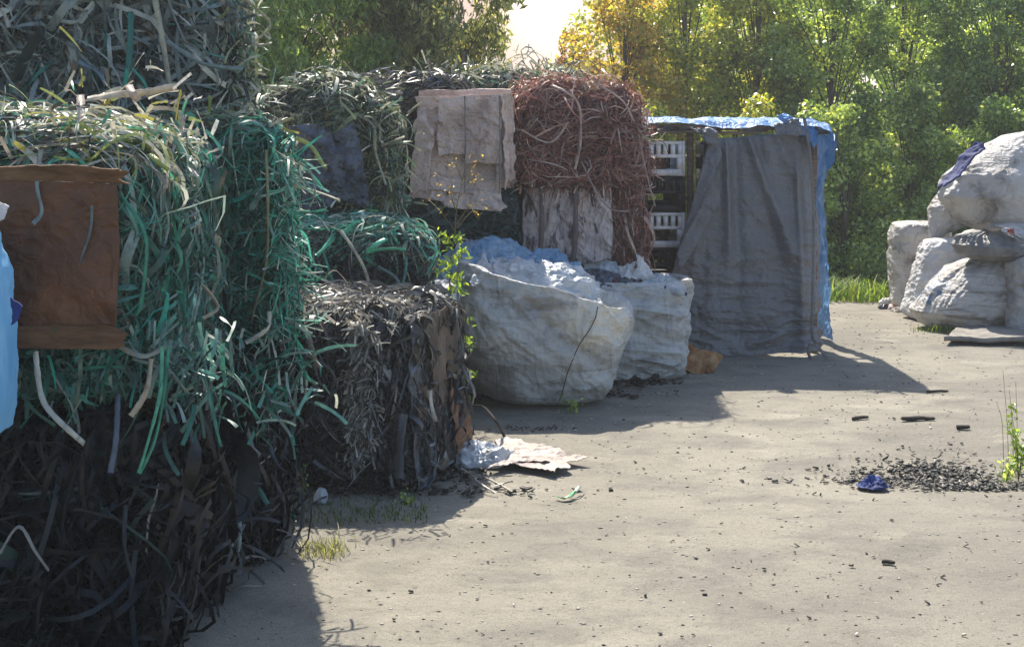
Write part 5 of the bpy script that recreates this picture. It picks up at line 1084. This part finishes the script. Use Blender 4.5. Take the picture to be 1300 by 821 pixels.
# black shreds: two piles
def shreds(name, label, spots, n, seed, size=(.01, .05), colr=pal(('#24231f', 4), ('#3a3833', 3), ('#5b5850', 1.4), ('#15130f', 3)), hgt=.05):
    g = R(seed); P0 = []
    for px, py, sx, sy, w in spots:
        x, y = on_ground(px, py); m = int(n * w); P0.append(np.stack([x + g.normal(size=m) * sx, y + g.normal(size=m) * sy, np.abs(g.normal(size=m)) * hgt], -1))
    c = np.concatenate(P0); n = len(c)
    den = np.exp(-((c[:, :2] - c[:, :2].mean(0)) ** 2).sum(1) / .3)
    c[:, 2] = gz(c[:, 0], c[:, 1]) + .004 + c[:, 2] * den
    L_ = size[0] + (size[1] - size[0]) * g.random(n) ** 2.2; w = L_ * g.uniform(.25, .8, n); h = L_ * g.uniform(.12, .4, n)
    B, q = box(-.5, .5, -.5, .5, 0, 1); V = B[None] * np.stack([L_, w, h], -1)[:, None]
    V = V * (1 + .35 * g.normal(size=V.shape) * .6)
    a = g.uniform(0, 6.28, n); ca, sa = np.cos(a)[:, None], np.sin(a)[:, None]
    X = V[..., 0] * ca - V[..., 1] * sa; Y = V[..., 0] * sa + V[..., 1] * ca; Z = V[..., 2] + V[..., 0] * g.normal(size=(n, 1)) * .4
    V = np.stack([X, Y, Z], -1) + c[:, None]; V[..., 2] = np.maximum(V[..., 2], (c[:, 2] - .004)[:, None])
    Q = (q[None] + 8 * np.arange(n)[:, None, None]).reshape(-1, 4)
    pc, pw = colr; C = np.repeat(pc[g.choice(len(pc), n, p=pw)] * g.uniform(.7, 1.3, (n, 1)), 8, 0)
    o = mk(name, V.reshape(-1, 3), Q, M['shred'], None, tint=C, smooth=False); tag(o, label, 'debris', kind='stuff'); return o
shreds('black_shreds', 'scattered black shreds and soot-dark crumbs in a shallow hollow of the dirt', [(1185, 600, .16, .09, .32), (1215, 612, .14, .05, .25), (1168, 590, .1, .06, .12), (1100, 606, .10, .05, .10), (1240, 618, .16, .03, .12), (1180, 595, .5, .25, .22)], 2600, 61, size=(.003, .034), hgt=.008, colr=pal(('#24231f', 4), ('#3a3833', 3), ('#5b5850', 2), ('#15130f', 3), ('#7a7468', 1.5)))
shreds('dark_crumbs', 'dark crumbs scattered over the dirt beside the paper sheet', [(675, 545, .14, .05, .5), (820, 498, .3, .12, .25), (690, 500, .35, .06, .25)], 260, 62, size=(.005, .022), hgt=.012)
g = R(5)
shreds('scattered_chips', 'small dark chips and clods strewn all over the dirt', [(int(g.uniform(560, 1300)), int(g.uniform(430, 800)), g.uniform(.2, .7), g.uniform(.1, .5), 1 / 45) for _ in range(45)], 460, 63, size=(.003, .024),
       colr=pal(('#3b3833', 4), ('#6a655c', 3), ('#4c463d', 3), ('#b9b1a0', 1)), hgt=.0)
shreds('sack_litter', 'dark plastic litter along the foot of the two open sacks', [(800, 487, .14, .07, .5), (760, 500, .12, .05, .3), (600, 505, .1, .1, .2)], 260, 64, size=(.02, .09), hgt=.02)
shreds('bale_litter', 'dark litter along the foot of the charcoal bale', [(480, 625, .4, .06, .6), (580, 600, .1, .15, .4)], 420, 65, size=(.01, .06), hgt=.02)
# pebbles
def pebbles():
    g = R(71); n = 5200; x = g.uniform(-2, 8, n); y = 5 + 12 * g.random(n) ** 1.5
    r = g.uniform(.003, .009, n) * (1 + (y - 5) * .05); z = gz(x, y)
    B = np.array([[1, 0, 0], [-1, 0, 0], [0, 1, 0], [0, -1, 0], [0, 0, 1], [0, 0, -.3]], float)
    V = B[None] * r[:, None, None] * (1 + .3 * g.normal(size=(n, 6, 3)) * .7) * [1.2, 1, .6]; V = V + np.stack([x, y, z], -1)[:, None]
    T = np.array([[0, 2, 4], [2, 1, 4], [1, 3, 4], [3, 0, 4], [2, 0, 5], [1, 2, 5], [3, 1, 5], [0, 3, 5]])
    T = (T[None] + 6 * np.arange(n)[:, None, None]).reshape(-1, 3)
    pc, pw = pal(('#8d877a', 4), ('#5b564e', 3), ('#b5ae9e', 3), ('#3c3934', 2)); C = np.repeat(pc[g.choice(len(pc), n, p=pw)], 6, 0)
    o = mk('gravel', V.reshape(-1, 3), None, M['stone'], None, tint=C, T=T, smooth=True); tag(o, 'fine loose gravel scattered over the packed dirt', 'gravel', kind='stuff')
pebbles()

# ------------------------------------------------------------------ vegetation
def leaves(c, nrm, size, seed, palette, fold=.25, ratio=.62, up=None):
    """kite-shaped leaf quads at c, facing nrm"""
    g = R(seed); n = len(c); nrm = nrm / (np.linalg.norm(nrm, axis=1)[:, None] + 1e-9)
    d = g.normal(size=(n, 3)) + (0 if up is None else np.array(up)); t = d - nrm * (d * nrm).sum(1)[:, None]; t /= np.linalg.norm(t, axis=1)[:, None] + 1e-9
    b_ = np.cross(nrm, t); s = size * g.uniform(.6, 1.3, n)
    s = s[:, None]; w = s * ratio * .5
    V = np.stack([c - t * s * .5, c + b_ * w - t * s * .05 + nrm * w * fold, c + t * s * .5, c - b_ * w - t * s * .05 + nrm * w * fold], 1)
    Q = np.arange(n * 4).reshape(n, 4)
    pc, pw = palette; C = pc[g.choice(len(pc), n, p=pw)] * g.uniform(.7, 1.35, (n, 1))
    return V.reshape(-1, 3), Q, np.clip(np.repeat(C, 4, 0), 0, 1)

def tree(name, label, x, y, z0, h, rx, ry, seed, palette, n=22000, nclump=70, size=.085, low=.08, ratio=.62, droop=0., cr=(.28, .6), cat='tree', group='trees behind the yard', shape=None):
    g = R(seed); n = int(n * 1.5); size = size * .86; root = thing(name, label, cat, (x, y, z0), 0, group)
    top = np.array([g.normal() * .15, g.normal() * .15, h * .93])
    pts = smoothpath([np.array([0, 0, -.05]), np.array([.05, .03, h * .3]), top * .6 + g.normal(size=3) * .06, top], 16)
    parts = [tube(pts, np.linspace(.05 + .008 * h, .01, 16), 9)]
    cl = []
    for i in range(nclump):
        f = low + (1 - low) * ((i + .5) / nclump) ** .85; a = g.uniform(0, 6.28)
        wd = (shape(f) if shape else math.sin(math.pi * min(1, .18 + .80 * f)) ** .6)
        rr = wd * math.sqrt(g.uniform(.12, 1.0)); c = np.array([math.cos(a) * rx * rr, math.sin(a) * ry * rr, f * h]) + g.normal(size=3) * .1
        s = g.uniform(*cr) * (1.1 - .4 * f); cl.append((c, s))
        if i % 2 == 0:
            base = pts[min(15, int(max(0, f - .18) * 15))]
            mid = (base + c) / 2 + [0, 0, .08]; parts.append(tube(smoothpath([base, mid, c], 8), np.linspace(.016, .004, 8), 5))
    V, Q = join(parts); mk('trunk', V, Q, M['bark'], root)
    w = np.array([s ** 2 for _, s in cl]); w /= w.sum(); idx = g.choice(len(cl), n, p=w)
    cc = np.array([c for c, _ in cl])[idx]; ss = np.array([s for _, s in cl])[idx]
    d = g.normal(size=(n, 3)); d /= np.linalg.norm(d, axis=1)[:, None]
    r = g.random(n) ** .45 * (1 + .35 * fbm(d * 2 + idx[:, None] * 7.7, seed, 2))
    c = cc + d * (ss * r)[:, None] * [1, 1, .8]
    keep = fbm(c * 2.6 + seed, seed + 3, 3) > -.3; c = c[keep]; d = d[keep]; n2 = len(c)
    c[:, 2] = np.maximum(c[:, 2], .03)
    nrm = d * .7 + g.normal(size=(n2, 3)) * .75 + [0, 0, .45]
    if droop: nrm = g.normal(size=(n2, 3)); nrm[:, 2] *= .4
    V, Q, C = leaves(c, nrm, size, seed + 1, palette, ratio=ratio, up=(0, 0, -1.2 * bool(droop)))
    # whole clumps differ slightly in hue
    tone = 1 + .28 * vn(np.repeat(c, 4, 0) * .9 + 3, seed + 9)[:, None] * [1.2, 1, .6]
    mk('crown', V, Q, M['leaf'], root, tint=np.clip(C * tone, 0, 1))
    return root
LG = pal(('#93a858', 4), ('#77904b', 4), ('#b4c46e', 3), ('#4e673a', 2), ('#c4cf86', 1.8))
LY = pal(('#a0a648', 4), ('#b5b04e', 2.6), ('#83943c', 4), ('#c6c06a', 1.6), ('#637630', 2))
LO = pal(('#c2a64c', 3), ('#bd9544', 2), ('#a3a047', 4), ('#d3b868', 1.6), ('#82802f', 2.4))  # golden sun glow near the sky gap put into the leaf colour
LD = pal(('#728c50', 4), ('#5a7643', 4), ('#8fa65f', 3), ('#a3b470', 1.8))
LW = pal(('#6f7a50', 4), ('#565f40', 4), ('#8f9468', 2.4), ('#b0a87c', 1.4))
col = lambda f: .55 + .45 * math.sin(math.pi * min(1, f * 1.0)) if f < .75 else max(.1, (1 - f) * 2.6 + .28)
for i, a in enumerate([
    ('slim tree with sun glow put into its golden leaves right of the sky gap, behind the rusty bale', 1.75, 22.5, 5.1, .85, LO, 15000, .10),
    ('yellow-green tree behind the left part of the blue tarp', 2.75, 23.2, 5.6, 1.0, LY, 17000, .10),
    ('olive tree behind the middle of the tarp-covered stack', 3.9, 23.8, 6.0, 1.1, LY, 18000, .10),
    ('deep green dense tree right of the tarp-covered stack', 5.1, 22.8, 6.0, 1.15, LG, 24000, .095),
    ('light green tree with clumped leaves above the gap between tarp and sack pile', 6.4, 23.4, 6.1, 1.15, LG, 24000, .095),
    ('shady green tree behind the left half of the right-hand sack pile', 7.6, 22.8, 5.8, 1.1, LD, 22000, .095),
    ('bright green tree behind the right-hand sack pile at the right edge', 8.9, 23.4, 6.1, 1.2, LG, 22000, .095),
    ('dark green tree beyond the right edge of the view', 10.4, 22.6, 5.8, 1.3, LD, 16000, .10)]):
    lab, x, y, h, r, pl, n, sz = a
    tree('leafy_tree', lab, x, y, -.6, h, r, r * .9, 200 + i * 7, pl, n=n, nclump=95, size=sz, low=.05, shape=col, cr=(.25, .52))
for i, a in enumerate([('tall back-row tree rising behind the glow-coloured tree', 2.3, 26.5, 6.6, 1.3, LY), ('tall back-row tree filling the top centre right', 4.6, 27.0, 7.2, 1.6, LG), ('tall back-row tree above the gap right of the tarp', 7.2, 27.0, 7.2, 1.7, LD),
                       ('tall back-row tree behind the right-hand sack pile', 9.8, 27.0, 7.2, 1.8, LD), ('back-row tree beyond the right edge', 12.6, 27.0, 7, 2, LD)]):
    lab, x, y, h, r, pl = a
    tree('leafy_tree', lab, x, y, -.6, h, r, r * .8, 300 + i * 7, pl, n=15000, nclump=70, size=.13, low=.05, shape=col, cr=(.4, .75))
# bushes at the foot of the tree line
for i, (x, y, h, r, pl, lab) in enumerate([(4.7, 20.3, 2.9, .75, LG, 'rounded bush just right of the blue tarp at the edge of the yard'), (5.9, 20.8, 3.2, .85, LG, 'leafy bush between the tarp and the boxy sack'), (7.2, 20.6, 3.0, .85, LD, 'dark bush behind the boxy sack'),
                                           (3.3, 20.6, 2.9, .8, LY, 'yellowish bush mostly behind the tarp'), (1.9, 20.6, 2.9, .75, LY, 'yellowish bush behind the dark brown bale'), (8.6, 20.6, 3.1, .9, LG, 'bush behind the huge stained sack')]):
    tree('leafy_bush', lab, x, y, -.5, h, r, r * .8, 400 + i * 5, pl, n=12000, nclump=50, size=.085, low=.04, cr=(.22, .42), cat='bush', group='bushes at the foot of the trees')
tree('small_tree', 'small reddish-brown tree in the sky gap above the bales', 1.02, 26.0, -.6, 4.6, .42, .4, 500, pal(('#a0714a', 3), ('#8a5f3d', 3), ('#b48a5a', 1.5), ('#6b5a35', 2)), n=5000, nclump=36, size=.09, low=.1, shape=lambda f: max(.12, 1.1 - f), cr=(.14, .26))
# willow-like trees behind the left stack
for i, (x, y, h, r, pl, n, lab) in enumerate([(-2.75, 16.7, 5.2, 1.35, LD, 40000, 'dark narrow-leaved tree behind the top left bales'), (-1.05, 17.3, 5.4, 1.0, LW, 40000, 'narrow-leaved willow with drooping twigs left of the sky gap'), (-6.2, 16.8, 5.2, 1.8, LD, 14000, 'dark tree beyond the top left corner'),
                                              (-2.9, 19.8, 6, 1.5, LW, 14000, 'willow in the back row behind the black film bale')]):
    tree('willow_tree', lab, x, y, 0 if y < 18 else -.3, h, r, r * .8, 520 + i * 9, pl, n=n, nclump=80, size=.13, low=.25, ratio=.26, droop=1, cr=(.3, .6), shape=lambda f: .55 + .5 * min(1, f * 1.3), group='willows behind the bales')
# far woodland mass beyond the trees
def woodland():
    g = R(77); n = 26000; x = g.uniform(2, 24, n); y = g.uniform(31, 36, n); top = 8.0 + 1.2 * fbm(np.stack([x * .4, y * .3, 0 * x], -1), 3, 3) - np.clip(4.5 - x, 0, 3) * 2.2
    z = -.6 + g.random(n) * top; c = np.stack([x, y, z], -1); nrm = g.normal(size=(n, 3)) + [0, -.3, .4]
    V, Q, C = leaves(c, nrm, .26, 78, LD); o = mk('far_woodland', V, Q, M['leaf'], None, tint=C); tag(o, 'dense far-off woodland closing the gaps behind the trees', 'woodland', kind='stuff')
woodland()
def grass(name, label, xs, n, seed, h=(.1, .35), palette=pal(('#6f8a3a', 4), ('#94a04c', 3), ('#4f6a2e', 3), ('#b5ad6a', 1)), w=.012, cat='grass', kind='stuff', spread=.35, zoff=0):
    g = R(seed); x, y = xs(g, n); z = gz(x, y) + zoff; hh = g.uniform(*h, n); a = g.uniform(0, 6.28, n); ln = g.uniform(.05, spread * 1.5, n) * hh
    dx, dy = np.cos(a), np.sin(a); b0 = np.stack([x, y, z], -1); sd = np.stack([-dy, dx, 0 * x], -1) * (w / 2); PV = []
    for t in (0, .4, .75, 1):
        c = b0 + np.stack([dx * ln * t * t, dy * ln * t * t, hh * (t - .15 * t * t)], -1); k = (1, .85, .5, .08)[(0, .4, .75, 1).index(t)]
        PV += [c - sd * k, c + sd * k]
    V = np.stack(PV, 1); s = np.arange(3); q = np.stack([2 * s, 2 * s + 1, 2 * s + 3, 2 * s + 2], -1); Q = (q[None] + 8 * np.arange(n)[:, None, None]).reshape(-1, 4)
    pc, pw = palette; C = np.repeat(np.clip(pc[g.choice(len(pc), n, p=pw)] * g.uniform(.7, 1.3, (n, 1)), 0, 1), 8, 0)
    o = mk(name, V.reshape(-1, 3), Q, M['grassm'], None, tint=C); tag(o, label, cat, kind=kind); return o
grass('tall_grass', 'tall grass along the edge of the yard under the trees', lambda g, n: (g.uniform(0, 14, n), 17.55 + np.abs(g.normal(size=n)) * 1.4), 16000, 81, h=(.05, .38), w=.018, palette=pal(('#6f8a3a', 4), ('#94a04c', 2), ('#4f6a2e', 4), ('#8a8a52', 1.5)), spread=.8)
grass('back_grass', 'rough grass on the bank behind the bales', lambda g, n: (g.uniform(-9, 3, n), g.uniform(15.5, 20, n)), 9000, 82, h=(.15, .5), w=.02)
def spot(px, py, sx, sy):
    x, y = on_ground(px, py); return lambda g, n: (x + g.normal(size=n) * sx, y + g.normal(size=n) * sy)
grass('dry_grass', 'dry yellowish grass tuft on the sunlit dirt at bottom left', spot(412, 700, .06, .09), 240, 83, h=(.015, .075), w=.006, palette=pal(('#8d8b66', 3), ('#74774a', 3), ('#a8a382', 2)), spread=.9)
grass('low_weeds', 'low green weeds in the shadow in front of the charcoal bale', lambda g, n: (g.uniform(-1.6, -.45, n), 7.45 + np.abs(g.normal(size=n)) * .3 - .1 * g.random(n)), 700, 84, h=(.01, .06), w=.007, spread=.9, palette=pal(('#566636', 4), ('#6d7644', 2), ('#42502e', 3)))
grass('slab_grass', 'small green grass patch behind the curled grey board', spot(1212, 421, .16, .08), 500, 85, h=(.03, .12), w=.01)
def weed(label, px, py, h, n, seed, palette, stems=5, spread=.12, leaf=.035, name='weed'):
    x, y = on_ground(px, py); z = G(x, y); g = R(seed); root = thing(name, label, 'weed', (x, y, z)); parts = []; cs = []
    for i in range(stems):
        a = g.uniform(0, 6.28); tip = np.array([math.cos(a) * spread * g.uniform(.3, 1), math.sin(a) * spread * g.uniform(.3, 1), h * g.uniform(.6, 1)])
        p = smoothpath([np.zeros(3), tip * [.3, .3, .5], tip], 10); parts.append(tube(p, np.linspace(.003, .001, 10), 5)); cs.append(p[3:])
    V, Q = join(parts); mk('stem', V, Q, M['stem'], root)
    c = np.concatenate(cs); c = c[g.integers(0, len(c), n)] + g.normal(size=(n, 3)) * leaf * .6; c[:, 2] = np.maximum(c[:, 2], .006)
    V, Q, C = leaves(c, g.normal(size=(n, 3)) + [0, 0, .8], leaf, seed, palette); tag(mk('leaf_mass', V, Q, M['leaf'], root, tint=C), kind='stuff')
LB = pal(('#7a9638', 4), ('#94a845', 3), ('#5f7f30', 2))
weed('small leafy weed growing at the foot of the huge grey sack', 726, 524, .10, 90, 91, LG, leaf=.03, spread=.1)
weed('bright yellow-green weed sapling at the right edge of the view', 1293, 606, .42, 260, 92, LB, stems=8, spread=.12, leaf=.03)
weed('low weed clump left of the bright sapling at the right edge', 1278, 606, .12, 110, 93, LG, leaf=.03)
weed('small green seedling on the shaded ground in front of the charcoal bale', 516, 640, .05, 50, 94, LG, leaf=.025, spread=.07)
weed('tiny yellow-flowered weed in the dark corner left of the charcoal bale', 385, 640, .2, 40, 95, LB, leaf=.02, spread=.07)
# thin grass stalks at the right edge
x, y = on_ground(1287, 600); parts = [tube(smoothpath([(x + dx, y, G(x, y)), (x + dx - .01, y, .3), (x + dx - .02 + dx * .3, y + .02, hh)], 12), np.linspace(.002, .001, 12), 4) for dx, hh in ((-.03, .62), (.0, .5), (.03, .55), (-.06, .42))]
root = thing('grass_stalk', 'thin bare grass stalks beside the sapling at the right edge', 'grass stalks', (x, y, 0)); V, Q = join(parts); mk('stem', V, Q, M['stem'], root, world=True)
# the tall weed in front of the sacks
def tallweed():
    g = R(101); d = 10.15; x0, y0 = on_ground(596, 540); root = thing('tall_weed', 'tall spindly weed with yellow-green leaves and dry branching top in front of the sacks', 'weed', (x0, y0, 0))
    main = smoothpath([(x0, y0, 0), P(588, 470, 10.1), P(574, 400, 10.1), P(571, 340, 10.1), P(577, 300, 10.1), P(580, 262, 10.1), P(590, 215, 10.1)], 40)
    st = [tube(main, np.linspace(.008, .0028, 40), 7)]
    dry = [((579, 295), (560, 270), (543, 252)), ((580, 290), (600, 268), (609, 278)), ((580, 270), (573, 250), (572, 236)), ((583, 250), (597, 236), (604, 222)), ((581, 262), (560, 240), (556, 233)), ((580, 285), (596, 262), (606, 259)), ((587, 228), (580, 214), (574, 208)), ((586, 235), (600, 215), (605, 205))]
    tips = []
    for a in dry:
        p = smoothpath([P(px, py, 10.1 + .05 * i * g.normal()) for i, (px, py) in enumerate(a)], 14); st.append(tube(p, np.linspace(.0035, .0016, 14), 5)); tips.append(p[6:])
        for j in range(4):
            q = p[5 + 2 * j]; e = q + g.normal(size=3) * .04 + [0, 0, .03]; st.append(tube(np.array([q, (q + e) / 2 + .004, e]), [.0018, .0014, .001], 4)); tips.append(np.array([e]))
    side = []
    for (sx, sy, ex, ey) in ((573, 400, 600, 412), (572, 372, 590, 366), (571, 350, 556, 342), (572, 330, 590, 322), (575, 310, 563, 300), (580, 430, 604, 440), (584, 450, 572, 444), (588, 470, 600, 480), (572, 385, 560, 392), (574, 312, 588, 304), (592, 500, 580, 492), (571, 360, 584, 352), (572, 338, 560, 330)):
        p = smoothpath([P(sx, sy, 10.1), P((sx + ex) / 2, (sy + ey) / 2 - 3, 10.05), P(ex, ey, 10.0 + .1 * g.normal())], 10); st.append(tube(p, np.linspace(.003, .0015, 10), 5)); side.append(p[2:])
    V, Q = join(st); mk('stem', V, Q, M['stem'], root, world=True)
    s = np.concatenate(side); n = 300; c = s[g.integers(0, len(s), n)] + g.normal(size=(n, 3)) * .022
    V, Q, C = leaves(c, g.normal(size=(n, 3)) + [0, -.4, .7], .055, 102, LB, ratio=.4, up=(0, 0, -.5)); tag(mk('leaf_mass', V, Q, M['leaf'], root, tint=C, world=True), kind='stuff')
    t = np.concatenate(tips); n = 110; c = t[g.integers(0, len(t), n)] + g.normal(size=(n, 3)) * .008
    V, Q, C = leaves(c, g.normal(size=(n, 3)), .022, 103, pal(('#a8935a', 3), ('#8a7048', 2)), ratio=.5); tag(mk('seed_heads', V, Q, M['leaf'], root, tint=C, world=True), kind='stuff')
tallweed()

def haze():
    V, Q = box(-150, 160, -50, 200, -1.75, 9.5)  # haze volume added to lift shadows, standing in for a flare veil
    m = bpy.data.materials.new('added_veil_haze'); m.use_nodes = True; nt = m.node_tree; nt.nodes.clear()
    o = nd(nt, 'ShaderNodeOutputMaterial'); v = nd(nt, 'ShaderNodeVolumePrincipled', Density=.0014, Anisotropy=.3); v.inputs['Color'].default_value = (.93, .95, .97, 1)
    nt.links.new(v.outputs[0], o.inputs['Volume'])
    tag(mk('haze', V, Q, m, None, smooth=False), 'thin haze added over the whole yard to lift shadows', 'haze', kind='stuff')
haze()
# ------------------------------------------------------------------ camera, light, sky
cam = bpy.data.cameras.new('Camera'); co = bpy.data.objects.new('Camera', cam); COL.objects.link(co); SC.camera = co
co.location = (0, 0, CH); co.rotation_euler = (math.radians(90), 0, 0)
cam.sensor_fit = 'HORIZONTAL'; cam.sensor_width = 36; cam.lens = 36 * F / 1300
cam.shift_y = -(410.5 - YH) / 1300; cam.clip_end = 2000; cam.clip_start = .05
sd = Vector((.22, -1, -1.19)).normalized()
su = bpy.data.lights.new('Sun', 'SUN'); su.energy = 5.0; su.angle = math.radians(.6); su.color = (1, .93, .82)
so = bpy.data.objects.new('Sun', su); COL.objects.link(so); so.rotation_euler = sd.to_track_quat('-Z', 'Y').to_euler(); so.location = (-3, 10, 12)
w = bpy.data.worlds.new('World'); SC.world = w; w.use_nodes = True; nt = w.node_tree; nt.nodes.clear(); L = nt.links.new
sky = nd(nt, 'ShaderNodeTexSky', sky_type='NISHITA'); sky.sun_disc = False; sky.sun_elevation = math.asin(-sd.z); sky.sun_rotation = math.atan2(-sd.x, -sd.y)
sky.ozone_density = 2.5; sky.dust_density = 1.5; sky.air_density = 1.0
bg = nd(nt, 'ShaderNodeBackground', Strength=.13); out = nd(nt, 'ShaderNodeOutputWorld')
tc = nd(nt, 'ShaderNodeTexCoord'); gd = P(705, 0, 10) - np.array([0, 0, CH]); gd /= np.linalg.norm(gd)
dp = nd(nt, 'ShaderNodeVectorMath', operation='DOT_PRODUCT'); L(tc.outputs['Generated'], dp.inputs[0]); dp.inputs[1].default_value = gd
ac = nd(nt, 'ShaderNodeMath', operation='ARCCOSINE'); L(dp.outputs['Value'], ac.inputs[0])
mr = nd(nt, 'ShaderNodeMapRange', interpolation_type='SMOOTHERSTEP'); mr.inputs['From Min'].default_value = .42; mr.inputs['From Max'].default_value = .06; L(ac.outputs[0], mr.inputs['Value'])
gl = nd(nt, 'ShaderNodeMix', data_type='RGBA', blend_type='ADD'); gl.clamp_result = False
cmx = nd(nt, 'ShaderNodeMix', data_type='RGBA'); L(mr.outputs[0], cmx.inputs[0]); L(sky.outputs[0], cmx.inputs[6]); cmx.inputs[7].default_value = (3.7, 2.6, 2.1, 1)
gl.inputs[0].default_value = 1; L(cmx.outputs[2], gl.inputs[6])
m2 = nd(nt, 'ShaderNodeMapRange', interpolation_type='SMOOTHERSTEP'); m2.inputs['From Min'].default_value = .07; m2.inputs['From Max'].default_value = 0; L(ac.outputs[0], m2.inputs['Value'])
c2 = nd(nt, 'ShaderNodeMix', data_type='RGBA'); L(m2.outputs[0], c2.inputs[0]); c2.inputs[6].default_value = (0, 0, 0, 1); c2.inputs[7].default_value = (2.2, 2.4, 2.1, 1); L(c2.outputs[2], gl.inputs[7])
L(gl.outputs[2], bg.inputs['Color']); L(bg.outputs[0], out.inputs['Surface'])
SC.view_settings.view_transform = 'Standard'; SC.view_settings.look = 'None'; SC.view_settings.gamma = 1; SC.view_settings.exposure = 1.05
SC.render.engine = 'CYCLES'; SC.cycles.max_bounces = 8; SC.cycles.transparent_max_bounces = 4; SC.cycles.use_denoising = True
